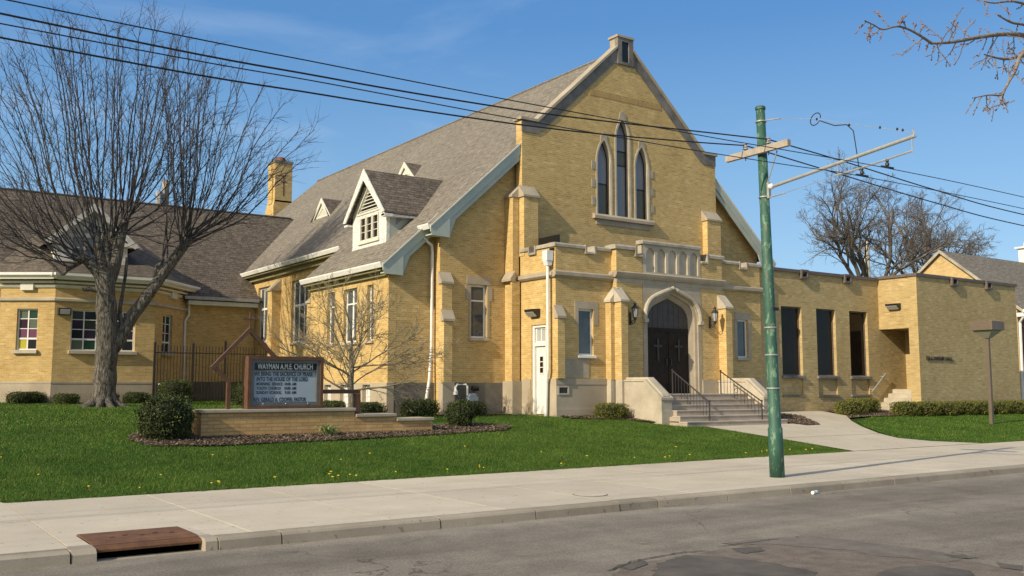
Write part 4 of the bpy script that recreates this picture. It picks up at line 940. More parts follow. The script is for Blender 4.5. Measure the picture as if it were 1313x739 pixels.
# ================================================================== FENCE
fc = thing('iron_fence', (12.8, 40.55, 1.0), 'black iron bar fence between the canted bay and the tall side windows', 'fence')
px_ = [10.45, 12.0, 13.35, 15.15]
for i, x in enumerate(px_):
    m = MB(); m.box(x-.04, x+.04, 40.51, 40.59, .95, 3.42 if i != 2 else 3.55); m.lathe((x, 40.55, 3.42 if i != 2 else 3.55), [(.05, 0), (.06, .04), (.03, .08), (.005, .12)], 8); m.build('post', DARK, fc)
for a, b in zip(px_[:-1], px_[1:]):
    n = int((b-a)/.125); m = MB()
    for i in range(1, n): x = a+(b-a)*i/n; m.box(x-.011, x+.011, 40.54, 40.562, 1.1, 3.38)
    m.box(a+.04, b-.04, 40.535, 40.567, 3.05, 3.09); m.box(a+.04, b-.04, 40.535, 40.567, 1.2, 1.24); m.build('panel', DARK, fc)
# ================================================================== SIGN
pl = thing('brick_planter', (9.5, 21.8, .5), 'long low stepped yellow brick planter wall with stone coping beneath the church sign', 'planter')
m = MB(); m.box(6.62, 10.34, 21.6, 22.3, .3, 1.08); m.box(10.34, 11.46, 21.6, 22.3, .3, .93); m.box(11.46, 12.52, 21.6, 22.3, .3, .81); m.build('brick_wall', BRS, pl)
for a, b, z in ((6.58, 10.36, 1.08), (10.365, 11.48, .93), (11.485, 12.56, .81)):
    m = MB(); m.box(a, b, 21.55, 22.35, z, z+.075); m.build('coping', STONEG, pl, bevel=.012)
sg = thing('sign_frame', (7.9, 21.85, 1.15), 'brown wooden frame in a house outline with cross on top, beside the notice board', 'sign frame')
m = MB(); T = .14; ys = 21.88
for a, b in (((7.30, 1.15), (7.30, 1.83)), ((7.32, 1.76), (6.93, 2.15)), ((6.90, 2.08), (7.79, 3.02)), ((7.74, 3.0), (8.45, 2.30))):
    m.beam((a[0], ys, a[1]), (b[0], ys, b[1]), .085, .09+.006*len(m.isl), up=(0, 1, 0))
m.build('outline_beam', WOODP, sg); m = MB(); m.box(7.755, 7.79, 21.86, 21.9, 2.98, 3.4); m.box(7.58, 7.97, 21.862, 21.898, 3.22, 3.26); m.build('cross', mat('rusty_cross', (.12, .05, .03), rough=.7), sg)
m = MB(); m.box(9.62, 10.60, 21.83, 21.93, 1.50, 1.60); m.box(10.47, 10.60, 21.82, 21.94, .95, 1.498); m.build('end_rail', WOODP, sg)
nb = thing('notice_board', (8.65, 21.8, 1.15), 'glazed church notice board with white title strip lettering and dark wooden frame', 'notice board')
m = MB(); m.ring('y', 21.66, 22.0, rect(7.68, 9.535, 1.16, 2.375), rect(7.76, 9.46, 1.22, 2.29)); m.build('outer_frame', WOODP, nb)
m = MB(); m.ring('y', 21.70, 21.86, rect(7.762, 9.458, 1.222, 2.288), rect(7.84, 9.38, 1.31, 2.22)); m.box(7.84, 9.38, 21.72, 21.78, 2.035, 2.055); m.build('metal_frame', mat('dull_frame', (.13, .13, .12), (.18, .18, .17), 4, .5, metal=.4), nb)
m = MB(); m.box(7.84, 9.38, 21.76, 21.8, 2.056, 2.219); m.build('title_panel', BLACK, nb)
m = MB(); m.box(7.84, 9.38, 21.765, 21.8, 1.311, 2.034); m.build('letter_board', mat('pale_blue_board', (.30, .37, .43), (.36, .43, .50), .9, .25), nb)
WTX = mat('white_letters', (.75, .75, .73)); BTX = mat('black_letters', (.015, .015, .018), rough=.6)
text('WAYMAN A.M.E. CHURCH', .19, 'title_lettering', WTX, nb, (7.93, 21.758, 2.078), width=1.36, depth=.003, bold=.012)
for s, z, x, wd, sz in (('WE BRING THE SACRIFICE OF PRAISE', 1.918, 7.86, 1.44, .135), ('INTO THE HOUSE OF THE LORD', 1.80, 7.92, 1.25, .135), ('MORNING  SERVICE  10:00  AM', 1.70, 7.92, .96, .095), ('YOUTH  CHURCH    10:00  AM', 1.60, 7.92, .96, .095), ('SUNDAY SCHOOL    9:30  AM', 1.50, 7.92, .96, .095), ('REV. GERALD A. COOPER, PASTOR', 1.322, 7.86, 1.28, .135)):
    text(s, sz, 'message_lettering', BTX, nb, (x, 21.762, z), width=wd, depth=.002, bold=.015)
m = MB()
for x in (8.05, 8.6, 9.15): m.box(x, x+.02, 21.69, 21.70, 1.265, 1.285)
m.build('screw', PIPEW, nb)
# ================================================================== brown post lamp on the right lawn
lp = thing('post_lamp', (34.85, 19.23, gz(19.23)), 'brown square-headed post lamp standing on the right-hand lawn', 'lamp post')
LB_ = mat('brown_lamp_paint', (.125, .095, .07), (.155, .12, .09), 3, .5)
m = MB(); m.box(34.79, 34.91, 19.17, 19.29, .2, 3.5); m.build('post', LB_, lp)
m = MB(); m.add([(34.85+dx, 19.23+dy, z) for z, q in ((3.47, .1), (3.74, .36)) for dx, dy in ((-q,-q),(q,-q),(q,q),(-q,q))], [(0,1,5,4),(1,2,6,5),(2,3,7,6),(3,0,4,7),(3,2,1,0),(4,5,6,7)]); m.build('diffuser', mat('lamp_diffuser', (.30, .29, .23), rough=.4), lp)
m = MB(); m.box(34.42, 35.28, 18.80, 19.66, 3.75, 4.08); m.build('lamp_head', LB_, lp, bevel=.01)
# ================================================================== GROUND, ROAD, PAVEMENTS
import bmesh
def sheet(name, poly, m, off, step=.6, parent=None, thick=0, zf=None, smooth=False):
    zf = zf or gz
    bm = bmesh.new(); vs = [bm.verts.new((x, y, 0)) for x, y in poly]; bm.faces.new(vs)
    ys = [p[1] for p in poly]; y = max(min(ys), 15.7)
    cuts = [15.7] if min(ys) < 15.7 < max(ys) else []
    yy = 15.7+step
    while yy < min(max(ys), 24.01): cuts.append(yy); yy += step
    cuts += [q for q in (24, 30, 40, 50, 60) if min(ys) < q < max(ys)]
    for c in cuts:
        if min(ys) < c < max(ys): bmesh.ops.bisect_plane(bm, geom=bm.verts[:]+bm.edges[:]+bm.faces[:], plane_co=(0, c, 0), plane_no=(0, 1, 0))
    bmesh.ops.triangulate(bm, faces=bm.faces)
    mb = MB(); bm.verts.ensure_lookup_table(); idx = {v: i for i, v in enumerate(bm.verts)}
    V = [(v.co.x, v.co.y, zf(v.co.y)+off) for v in bm.verts]; F = []
    for f in bm.faces:
        t = [idx[v] for v in f.verts]; F.append(tuple(t) if f.normal.z > 0 else tuple(t[::-1]))
    bm.free(); mb.add(V, F); return mb.build(name, m, recalc=False)
# broad ground sheet out to the horizon, stepped down under the carriageway
prof = [(-900, -.03), (1.3, -.03), (1.3, -.2), (11.3, -.2), (11.3, -.03), (15.7, -.03)]+[(15.7+i*.83, gz(15.7+i*.83)-.03) for i in range(1, 11)]+[(40, gz(40)-.03), (60, gz(60)-.03), (2500, gz(60)-.03)]
m = MB(); V = [(x, y, z) for y, z in prof for x in (-1500, 2500)]; m.add(V, [(2*i, 2*i+1, 2*i+3, 2*i+2) for i in range(len(prof)-1)]); tag(m.build('ground', LAWNM, recalc=False), kind='structure')
m = MB(); m.add([(-300,1.4,-.14),(600,1.4,-.14),(600,10.74,-.13),(-300,10.74,-.13)], [(0,1,2,3)]); tag(m.build('road', ASPH, recalc=False), kind='structure')
m = MB(); m.box(-300, 600, -2.5, 1.2, -.16, 0); m.box(-300, 600, 1.2, 1.4, -.2, .0); tag(m.build('near_pavement', CONC), kind='structure')
# sidewalk slabs with joints
m = MB(); xs = [2.04-1.9*i for i in range(20, 0, -1)]+[2.04]+[3.985+1.78*i for i in range(0, 50)]
for a, b in zip(xs[:-1], xs[1:]):
    for (y0, y1) in ((10.955, 13.42), (13.435, 15.69)):
        if b <= 2.06 and y0 < 11: pass
        jj = random.uniform(-.0015, .0015)
        if y0 < 11 and abs(a-2.04) < .01:
            m.box(a+.007, b-.007, 11.82, y1, -.12, jj); m.box(3.52, b-.007, y0, 11.82, -.12, jj); m.box(2.047, 2.262, 11.065, 11.82, -.12, jj); m.box(3.388, 3.519, 11.065, 11.82, -.12, jj)
        else: m.box(a+.007, b-.007, y0, y1, -.12, jj)
tag(m.build('pavement', CONC), kind='structure')
m = MB(); m.add([(-35.2, 11.83, -.012), (93, 11.83, -.012), (93, 15.7, -.012), (-35.2, 15.7, -.012)], [(0,1,2,3)]); tag(m.build('pavement_bedding', JOINT, recalc=False), kind='structure')
# kerb stones (a run each), left out at the storm drain
kx = [-30+3.05*i for i in range(10)]+[0.1, 2.02]; kx = sorted(k for k in kx if k < 2.03); K = []
for a, b in zip(kx[:-1], kx[1:]): K.append((a, b))
kr = [3.52, 4.25, 6.35, 7.85, 9.35, 10.1, 11.6, 13.1, 14.5, 16.0, 18.7]+[18.7+2.6*i for i in range(1, 25)]
for a, b in zip(kr[:-1], kr[1:]): K.append((a, b))
m = MB()
for a, b in K:
    j = random.uniform(-.008, .008); z1 = .004+random.uniform(-.004, .004); drop = 0 if a > 1.9 else min(1, (2.02-a)/1.5)*.02
    m.prism([(10.70+j, -.25), (10.73+j, -.03), (10.75+j, z1-.012-drop), (10.78+j, z1-drop), (10.948, z1-drop), (10.948, -.25)], 'x', a+.009, b-.009)
tag(m.build('kerb', CONCK), kind='structure')
m = MB(); m.tube([(2.04, 10.86, .01), (2.0, 11.6, .014), (2.02, 13.7, .012)], [.02, .012, .01], 5); m.build('x', JOINT) if False else None
# storm drain
dr = thing('storm_drain', (2.85, 11.3, 0), 'rusty brown steel storm drain hood set into the kerb', 'storm drain')
m = MB(); m.box(2.27, 3.38, 11.06, 11.80, .003, .016); m.prism([(11.058,.016),(10.90,-.012),(10.86,-.035),(10.86,-.062),(10.875,-.062),(10.885,-.03),(11.058,.002)], 'x', 2.27, 3.38); m.build('lid', RUST, dr, bevel=.004)
m = MB(); m.box(2.28, 3.37, 10.96, 10.98, -.30, .0); m.build('opening', mat('drain_dark', (.002, .002, .002), rough=1, spec=0), dr)
m = MB()
for i in range(5): m.tube([(2.5+.16*i, 11.3+.09*(i % 2), .017), (2.56+.16*i, 11.32+.09*(i % 2), .019)], .008, 5)
m.build('rivet', RUST, dr)
m = MB(); m.prism([(10.71,-.25),(10.74,-.03),(10.79,.001),(11.06,.004),(11.06,-.25)], 'x', 3.383, 3.515); m.build('end_block', CONCK, dr); m = MB(); m.prism([(10.71,-.25),(10.74,-.05),(10.79,-.008),(11.06,.002),(11.06,-.25)], 'x', 2.03, 2.267); m.build('end_block', CONCK, dr)
m = MB(); m.box(2.268, 3.382, 10.70, 10.955, -.22, -.136); m.build('gutter_apron', CONCK, dr)
# manhole outline in pavement
mh = thing('manhole_cover', (9.62, 11.72, .004), 'faint round utility cover flush in the pale pavement', 'manhole cover')
m = MB(); m.lathe((9.62, 11.72, .003), [(.27, 0), (.27, .004)], 28); m.build('frame_ring', JOINT, mh); m = MB(); m.lathe((9.62, 11.72, .0035), [(.255, 0), (.255, .006)], 28); m.build('cover', CONC, mh)
# road patches
def blob(pts, jag=.06, seed=1):
    q = random.Random(seed); out = []
    n = len(pts)
    for i in range(n):
        a, b = Vector(pts[i]), Vector(pts[(i+1) % n]); k = max(2, int((b-a).length/.06))
        for j in range(k):
            p = a.lerp(b, j/k); out.append((p.x+q.uniform(-jag, jag)*.6, p.y+q.uniform(-jag, jag)*.6))
    return out
def rdz(y): return -.14+.01*(y-1.4)/9.34
def patch(name, pts, m, off, seed, jag=.06): return tag(sheet(name, blob(pts, jag, seed), m, off, zf=rdz), kind='structure')
def rd(px, py):
    d = at(px, py, 10)-CAM; t = (-.134-CZ)/d.z; q = CAM+d*t; return (q.x, q.y)
def rpoly(pts): return [rd(*q) for q in pts]
PATCHC = mat('asphalt_patch_coarse', (.13, .105, .082), (.21, .17, .135), 5, .9, .9, 60, .015, fine=.45)
patch('road_patch', rpoly([(770,748),(800,728),(850,718),(905,708),(960,700),(1015,692),(1080,696),(1150,704),(1230,716),(1313,734),(1313,790),(770,790)]), PATCHC, .003, 2, .05)
patch('road_patch', rpoly([(1000,690),(1045,689),(1100,695),(1180,705),(1250,715),(1210,722),(1160,716),(1120,713),(1090,706),(1040,703),(985,698),(940,700),(925,697)]), PATCHL, .006, 3, .04)
patch('road_patch', rpoly([(845,722),(880,713),(920,714),(985,722),(1050,735),(1035,752),(900,756),(835,742)]), PATCHD, .007, 7, .05)
patch('road_patch', rpoly([(1125,735),(1150,728),(1200,726),(1245,733),(1255,745),(1120,748)]), PATCHD, .008, 4, .03)
patch('road_patch', rpoly([(938,705),(975,702),(980,707),(955,711)]), PATCHD, .009, 5, .03)
patch('road_patch', rpoly([(1210,712),(1240,713),(1243,717),(1220,716)]), PATCHD, .009, 6, .02)
patch('road_patch', rpoly([(1278,722),(1310,726),(1313,732),(1285,729)]), PATCHD, .009, 8, .02)
patch('road_patch', rpoly([(790,726),(825,720),(832,725),(808,732)]), PATCHD, .009, 9, .03)
# cracks in the asphalt: thin irregular strips
def crack(pts, w, seed):
    q = random.Random(seed); P = []
    for a, b in zip(pts[:-1], pts[1:]):
        a, b = Vector(a), Vector(b); k = int((b-a).length/.07)
        for j in range(k): p = a.lerp(b, j/k); P.append(Vector((p.x+q.uniform(-.018, .018), p.y+q.uniform(-.018, .018))))
    L = [(p.x, p.y-w*q.uniform(.2, 1)) for p in P]; Rr = [(p.x, p.y+w*q.uniform(.2, 1)) for p in P]
    mb = MB(); V = [(x, y, rdz(y)+.0115) for x, y in L]+[(x, y, rdz(y)+.0115) for x, y in Rr]; n = len(L)
    mb.add(V, [(i, i+1, n+i+1, n+i) for i in range(n-1)]); return tag(mb.build('road_crack', BLACK if False else JOINTD, recalc=False), kind='structure')
JOINTD = mat('crack_dark', (.03, .027, .025), (.05, .045, .04), 8, .95)
for k_, (pts, w_) in enumerate((([(770,655),(850,651),(905,648),(970,643)], .010), ([(780,733),(815,720),(870,710),(912,707)], .018), ([(815,699),(850,697),(875,694)], .010), ([(1045,637),(1075,633),(1092,632)], .010), ([(610,668),(680,662),(760,658)], .007),
    ([(515,700),(548,690),(585,688)], .006), ([(920,702),(960,697),(1005,691)], .012), ([(330,705),(372,701),(400,693)], .007), ([(1100,697),(1160,703),(1225,711),(1290,724)], .010), ([(1020,690),(1040,688)], .02))): crack(rpoly(pts), w_, k_)
# entrance walk (concrete), flared towards the street
walk = [(21.75,15.71),(26.1,15.71),(27.9,15.71),(26.55,16.5),(26.1,17.3),(26.6,18.3),(27.9,19.85),(29.2,21.15),(30.9,22.6),(31.4,24.27),(28.0,24.27),(28.0,24.0),(27.3,22.4),(26.7,21.6),(26.6,20.95),(21.75,20.95),(21.8,18)]
tag(sheet('path', walk, CONC, .006), kind='structure')
m = MB(); m.add([(21.75+.0,y,gz(y)+.0105) for y in (18.2,18.22)]+[(26.5,y,gz(y)+.0105) for y in (18.2,18.22)], [(0,2,3,1)]); tag(m.build('path_joint', JOINT, recalc=False), kind='structure')
# lawns
lawnL = [(2.02,15.72),(21.6,15.72),(21.74,18),(21.7,20.9),(20.98,20.95),(20.65,21.65),(20.0,23.2),(18.4,23.3),(18.38,26.4),(15.6,26.4),(13.8,26.8),(13.8,33),(15.5,33),(15.5,43.2),(1.0,43.2),(1.0,30),(1.66,17.6),(1.78,16.5),(1.88,16.0)]
lawnR = [(27.95,15.72),(60,15.72),(60,21.6),(43.5,21.9),(31.6,22.0),(29.3,21.0),(28.0,19.75),(26.7,18.2),(26.2,17.3),(26.65,16.55)]
tag(sheet('lawn', lawnL, LAWNM, 0.0), kind='structure'); tag(sheet('lawn', lawnR, LAWNM, 0.0), kind='structure')
m = MB(); m.add([(-3,15.7,-.004),(2.25,15.7,-.004),(2.0,24,.726),(-3,24,.726),(-3,60,1.376),(2.0,60,1.376)], [(0,1,2,3),(3,2,5,4)]); tag(m.build('side_path', CONC, recalc=False), kind='structure')
beds = [[(5.1,21.6),(5.3,20.6),(6.5,20.35),(9.3,20.55),(12.4,20.9),(14.6,21.3),(15.3,22.0),(14.6,22.9),(12.6,22.6),(6.5,22.6),(5.3,22.4)],
        [(18.5,23.98),(18.8,23.35),(20.2,22.75),(20.68,21.9),(20.68,23.7)], [(25.8,20.95),(25.85,20.45),(26.6,20.45),(27.2,21.2),(28.45,22.7),(28.2,24.0),(25.8,23.7)],
        [(30.9,22.62),(29.9,21.75),(31.6,22.05),(43.6,21.95),(43.6,22.45),(35.6,22.45),(34.6,24.2),(31.6,24.2)], [(13.5,26.6),(13.2,33.2),(13.9,33.2),(13.9,26.8),(18.3,26.4),(18.3,25.9),(13.9,26.1)]]
for i, b in enumerate(beds): tag(sheet('mulch_bed', blob(b, .05, 20+i), MULCH, .03 if i else .035), kind='structure')
from mathutils import geometry as _g
def inside(poly, X, Y):
    c = np.zeros(len(X), dtype=bool); n = len(poly)
    for i in range(n):
        x1, y1 = poly[i]; x2, y2 = poly[(i+1) % n]
        if y1 == y2: continue
        t = ((y1 > Y) != (y2 > Y)) & (X < (x2-x1)*(Y-y1)/(y2-y1)+x1); c ^= t
    return c
gzv = lambda Y: np.where(Y < 15.7, 0, np.where(Y < 24, (Y-15.7)*.088, .73+(np.minimum(Y, 60)-24)*.018))
def grass(name, poly, dens_f, label, hmul=1.):
    xs_ = [p[0] for p in poly]; ys_ = [p[1] for p in poly]; bl = []
    y = min(ys_)
    while y < max(ys_):
        y2 = min(y+1.0, max(ys_)); d = dens_f(y); n = int((max(xs_)-min(xs_))*(y2-y)*d)
        X = rng.uniform(min(xs_), max(xs_), n); Y = rng.uniform(y, y2, n); k = inside(poly, X, Y)
        for b in beds: k &= ~inside(b, X, Y)
        bl.append(np.stack([X[k], Y[k], np.full(k.sum(), 1/math.sqrt(d/900))], 1)); y = y2
    P = np.concatenate(bl); n = len(P); clump = .75+.5*np.sin(P[:,0]*2.1+1.3*np.sin(P[:,1]*1.7))*np.sin(P[:,1]*2.7+np.sin(P[:,0]*1.1))*.5
    h = rng.uniform(.02, .07, n)*(1+.8*(rng.random(n) < .06))*clump*hmul; w = rng.uniform(.004, .008, n)*P[:,2]; a = rng.uniform(0, math.pi*2, n); la = rng.uniform(0, math.pi*2, n); ln = h*rng.uniform(.2, .9, n)
    Z = gzv(P[:,1]); V = np.zeros((n, 3, 3)); V[:,0] = np.stack([P[:,0]-w*np.cos(a), P[:,1]-w*np.sin(a), Z], 1); V[:,1] = np.stack([P[:,0]+w*np.cos(a), P[:,1]+w*np.sin(a), Z], 1)
    V[:,2] = np.stack([P[:,0]+ln*np.cos(la), P[:,1]+ln*np.sin(la), Z+h], 1)
    o = fastmesh(name, V.reshape(-1, 3), np.arange(3*n).reshape(n, 3), GRASS, loc=(P[:,0].mean(), P[:,1].mean(), 0)); tag(o, label, 'grass', kind='stuff'); return o
grass('grass', lawnL, lambda y: 3000 if y < 19 else 1700 if y < 24 else 350, 'mown green grass of the left lawn in front of the church')
grass('grass', [(a, b) for a, b in lawnR if a < 61], lambda y: 700, 'mown green grass of the right lawn beside the flared walk')
# ragged fringe along the lawn edge at the pavement
fr = [(2.05,15.80)]+[(2.05+19.5*i/160, 15.70-.055-.05*math.sin(i*1.7)*math.sin(i*.61)-.03*math.sin(i*4.1)) for i in range(161)]+[(21.6,15.8)]
grass('grass', fr, lambda y: 5200, 'ragged grass fringe hanging over the pavement edge', 1.1)
# mulch chips
def chips(b, n, label):
    xs_ = [p[0] for p in b]; ys_ = [p[1] for p in b]; X = rng.uniform(min(xs_), max(xs_), n); Y = rng.uniform(min(ys_), max(ys_), n); k = inside(b, X, Y); X = X[k]; Y = Y[k]; n = len(X)
    a = rng.uniform(0, 6.3, n); L = rng.uniform(.015, .045, n); w = rng.uniform(.006, .015, n); t = rng.uniform(-.5, .5, n); Z = gzv(Y)+.04+rng.uniform(0, .02, n); V = np.zeros((n, 4, 3))
    for i, (s, q) in enumerate(((-1,-1),(1,-1),(1,1),(-1,1))): V[:,i] = np.stack([X+s*L*np.cos(a)-q*w*np.sin(a), Y+s*L*np.sin(a)+q*w*np.cos(a), Z+s*L*t], 1)
    k_ = NT('bark_chips'); gi = k_.new('ShaderNodeNewGeometry').outputs['Random Per Island']; k_.link(k_.ramp(gi, [(0, (.05, .033, .02)), (.5, (.15, .10, .065)), (1, (.36, .29, .21))]), k_.b.inputs['Base Color']); k_.b.inputs['Roughness'].default_value = .9
    tag(fastmesh('bark_chips', V.reshape(-1, 3), np.arange(4*n).reshape(n, 4), k_.m, loc=(X.mean(), Y.mean(), .5)), label, 'mulch', kind='stuff')
chips(beds[0], 26000, 'loose bark chips around the sign planter'); chips(beds[1], 5000, 'loose bark chips at the foot of the church corner'); chips(beds[2], 4000, 'loose bark chips right of the entrance steps'); chips(beds[3], 9000, 'loose bark chips below the hall hedge')
# ================================================================== SHRUBS
def shrub_mesh(name, rx, ry, rz_, n, m, leaf=.035, box=.55, irr=.10, seed=1):
    q = np.random.default_rng(seed)
    u = q.normal(size=(n, 3)); u /= np.linalg.norm(u, axis=1)[:, None]
    p = 2+4*box; r = (np.abs(u)**p).sum(1)**(-1/p)                # superellipsoid
    lump = 1+irr*(np.sin(u[:,0]*7+seed)*np.sin(u[:,1]*6+seed*2)+.6*np.sin(u[:,2]*9+u[:,0]*5+seed))
    d = q.uniform(.80, 1.03, n)**.7*(1+.16*(q.random(n) < .05)); c = u*(r*lump*d)[:, None]*np.array([rx, ry, rz_]); c[:, 2] += rz_
    k = c[:, 2] > .02; c = c[k]; n = len(c)
    a = q.normal(size=(n, 3)); a /= np.linalg.norm(a, axis=1)[:, None]; b = np.cross(a, q.normal(size=(n, 3))); b /= np.linalg.norm(b, axis=1)[:, None]
    s = q.uniform(.5, 1.2, n)[:, None]*leaf; V = np.stack([c-a*s, c+b*s*.45, c+a*s, c-b*s*.45], 1).reshape(-1, 3); F = np.arange(4*n).reshape(n, 4)
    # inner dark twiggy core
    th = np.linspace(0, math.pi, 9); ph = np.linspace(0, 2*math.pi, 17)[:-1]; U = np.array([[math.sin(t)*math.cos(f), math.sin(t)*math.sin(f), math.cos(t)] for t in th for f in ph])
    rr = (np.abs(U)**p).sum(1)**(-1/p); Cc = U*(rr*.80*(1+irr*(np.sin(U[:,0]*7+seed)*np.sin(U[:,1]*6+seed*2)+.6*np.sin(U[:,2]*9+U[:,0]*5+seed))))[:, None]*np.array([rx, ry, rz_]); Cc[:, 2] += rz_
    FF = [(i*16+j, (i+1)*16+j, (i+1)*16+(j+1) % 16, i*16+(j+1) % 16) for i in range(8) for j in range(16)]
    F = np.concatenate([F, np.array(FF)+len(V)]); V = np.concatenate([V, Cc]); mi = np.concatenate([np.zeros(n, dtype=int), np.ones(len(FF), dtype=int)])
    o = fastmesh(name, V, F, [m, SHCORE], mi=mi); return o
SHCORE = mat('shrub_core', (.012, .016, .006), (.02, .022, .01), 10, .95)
def place(o, x, y, lab, group, s=(1,1,1), rot=0, cat='bush', z=None):
    o.location = (x, y, (gz(y) if z is None else z)-.02); o.scale = s; o.rotation_euler = (0, 0, rot); return tag(o, lab, cat, group)
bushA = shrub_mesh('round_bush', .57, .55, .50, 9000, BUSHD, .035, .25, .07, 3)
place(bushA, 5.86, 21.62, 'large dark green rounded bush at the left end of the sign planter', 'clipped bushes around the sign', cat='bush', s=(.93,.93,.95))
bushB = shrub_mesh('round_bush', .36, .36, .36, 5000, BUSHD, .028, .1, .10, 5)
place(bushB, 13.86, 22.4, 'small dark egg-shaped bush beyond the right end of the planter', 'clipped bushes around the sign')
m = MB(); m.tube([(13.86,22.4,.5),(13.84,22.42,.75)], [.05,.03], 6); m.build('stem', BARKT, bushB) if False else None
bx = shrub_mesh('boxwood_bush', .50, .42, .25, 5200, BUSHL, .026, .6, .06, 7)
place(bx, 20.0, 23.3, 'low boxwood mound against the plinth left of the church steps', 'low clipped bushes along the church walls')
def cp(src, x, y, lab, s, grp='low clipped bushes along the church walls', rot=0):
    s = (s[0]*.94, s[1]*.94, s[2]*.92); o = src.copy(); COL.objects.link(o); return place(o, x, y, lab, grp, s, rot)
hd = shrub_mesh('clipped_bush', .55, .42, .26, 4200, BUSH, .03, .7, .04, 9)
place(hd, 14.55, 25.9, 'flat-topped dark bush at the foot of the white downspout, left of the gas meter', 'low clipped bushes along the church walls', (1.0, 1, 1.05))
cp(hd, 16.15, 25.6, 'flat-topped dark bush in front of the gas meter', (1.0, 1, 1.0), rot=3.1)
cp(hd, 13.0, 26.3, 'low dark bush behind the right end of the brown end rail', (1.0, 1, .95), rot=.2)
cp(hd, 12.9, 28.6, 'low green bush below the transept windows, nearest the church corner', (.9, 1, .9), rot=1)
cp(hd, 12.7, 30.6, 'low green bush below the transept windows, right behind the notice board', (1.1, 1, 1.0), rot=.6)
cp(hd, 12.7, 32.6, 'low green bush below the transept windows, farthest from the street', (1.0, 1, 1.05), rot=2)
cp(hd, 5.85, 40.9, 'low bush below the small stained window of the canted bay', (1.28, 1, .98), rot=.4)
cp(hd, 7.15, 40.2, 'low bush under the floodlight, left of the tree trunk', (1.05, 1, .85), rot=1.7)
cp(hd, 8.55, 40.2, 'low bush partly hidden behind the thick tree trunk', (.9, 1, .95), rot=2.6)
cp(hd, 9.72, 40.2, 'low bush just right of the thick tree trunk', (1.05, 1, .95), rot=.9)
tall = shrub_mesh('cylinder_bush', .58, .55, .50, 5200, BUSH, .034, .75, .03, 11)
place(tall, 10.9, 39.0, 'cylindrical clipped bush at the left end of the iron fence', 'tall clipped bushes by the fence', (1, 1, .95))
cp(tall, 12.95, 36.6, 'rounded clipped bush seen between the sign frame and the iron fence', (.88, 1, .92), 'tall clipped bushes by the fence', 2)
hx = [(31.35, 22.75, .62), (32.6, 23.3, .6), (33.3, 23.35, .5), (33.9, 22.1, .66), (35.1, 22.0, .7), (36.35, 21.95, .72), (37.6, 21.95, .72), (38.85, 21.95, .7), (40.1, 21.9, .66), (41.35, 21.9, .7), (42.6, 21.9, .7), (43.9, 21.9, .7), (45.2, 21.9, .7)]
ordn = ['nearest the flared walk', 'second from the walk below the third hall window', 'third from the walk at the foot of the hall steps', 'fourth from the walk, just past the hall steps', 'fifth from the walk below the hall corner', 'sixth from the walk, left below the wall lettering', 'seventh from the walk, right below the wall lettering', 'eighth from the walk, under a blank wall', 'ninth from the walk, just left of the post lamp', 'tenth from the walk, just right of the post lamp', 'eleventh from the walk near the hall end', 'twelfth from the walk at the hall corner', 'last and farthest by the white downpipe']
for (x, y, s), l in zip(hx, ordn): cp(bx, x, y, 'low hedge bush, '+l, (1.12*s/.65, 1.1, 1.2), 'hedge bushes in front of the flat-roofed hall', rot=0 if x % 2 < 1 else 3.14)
# daylily clump
m = MB(); q = random.Random(5)
for i in range(34):
    a = q.uniform(0, 6.28); L = q.uniform(.2, .36); cx, cy = 9.55+q.uniform(-.1, .16), 21.35+q.uniform(-.06, .06); z0 = gz(21.35)+.02; w = .016; px, py = -math.sin(a)*w, math.cos(a)*w; dx, dy = math.cos(a), math.sin(a)
    P0 = [(cx, cy, z0), (cx+dx*L*.35, cy+dy*L*.35*.7, z0+L*.62), (cx+dx*L*.75, cy+dy*L*.75*.7, z0+L*.72), (cx+dx*L*1.1, cy+dy*L*.7, z0+L*.5)]
    V = []
    for k, (x, y, z) in enumerate(P0): f = (.7, 1, .8, .1)[k]; V += [(x-px*f, y-py*f, z), (x+px*f, y+py*f, z)]
    m.add(V, [(0,1,3,2),(2,3,5,4),(4,5,7,6)])
tag(m.build('daylily', LEAFP, loc=(9.6, 21.35, .5), recalc=False), 'small clump of bright strap leaves at the foot of the sign planter', 'plant')
# dandelions
d0 = MB(); d0.lathe((0, 0, .05), [(.012, 0), (.028, .006), (.026, .014), (.008, .018)], 7, 0); d0.tube([(0, 0, 0), (.004, 0, .05)], .003, 4, 1)
d0 = d0.build('dandelion', [YEL, LEAFP]); q = random.Random(11)
dpos = [at(a, b, 15.9) for a, b in ()]
spots = [(7.2,15.85),(7.35,15.95),(7.3,16.15),(7.55,16.0),(7.7,15.85),(7.45,16.35),(10.35,16.0),(10.45,15.92),(10.5,16.2),(12.3,15.9),(9.6,15.95),(8.5,16.0),(6.2,16.1),(5.2,15.95),(5.25,16.05),(5.1,15.9),(3.9,15.85),(3.3,16.2),(2.7,17.5),(14.5,16.1),(15.3,15.95),(15.45,16.05),(16.2,16.1),(17.9,15.9),(18.6,16.0),(18.8,16.1),(19.2,15.95),(19.6,16.05),(20.1,15.9),(20.4,16.0),(9.1,18.2),(12.9,17.4),(8.2,17.6),(6.0,18.8),(11.6,18.6),(2.4,19.5),(4.5,16.9),(13.6,16.6),(16.9,17.2)]
for i, (x, y) in enumerate(spots):
    o = d0 if i == 0 else d0.copy()
    if i: COL.objects.link(o)
    o.location = (x+q.uniform(-.05, .05), y+q.uniform(-.03, .05), gz(y)+.02); s = q.uniform(.55, 1.05); o.scale = (s, s, 1)
    tag(o, 'yellow dandelion flower in the lawn near the pavement edge' if y < 17 else 'yellow dandelion flower farther up the lawn', 'dandelion', 'dandelions in the left lawn' if y < 17 else 'dandelions farther up the lawn')
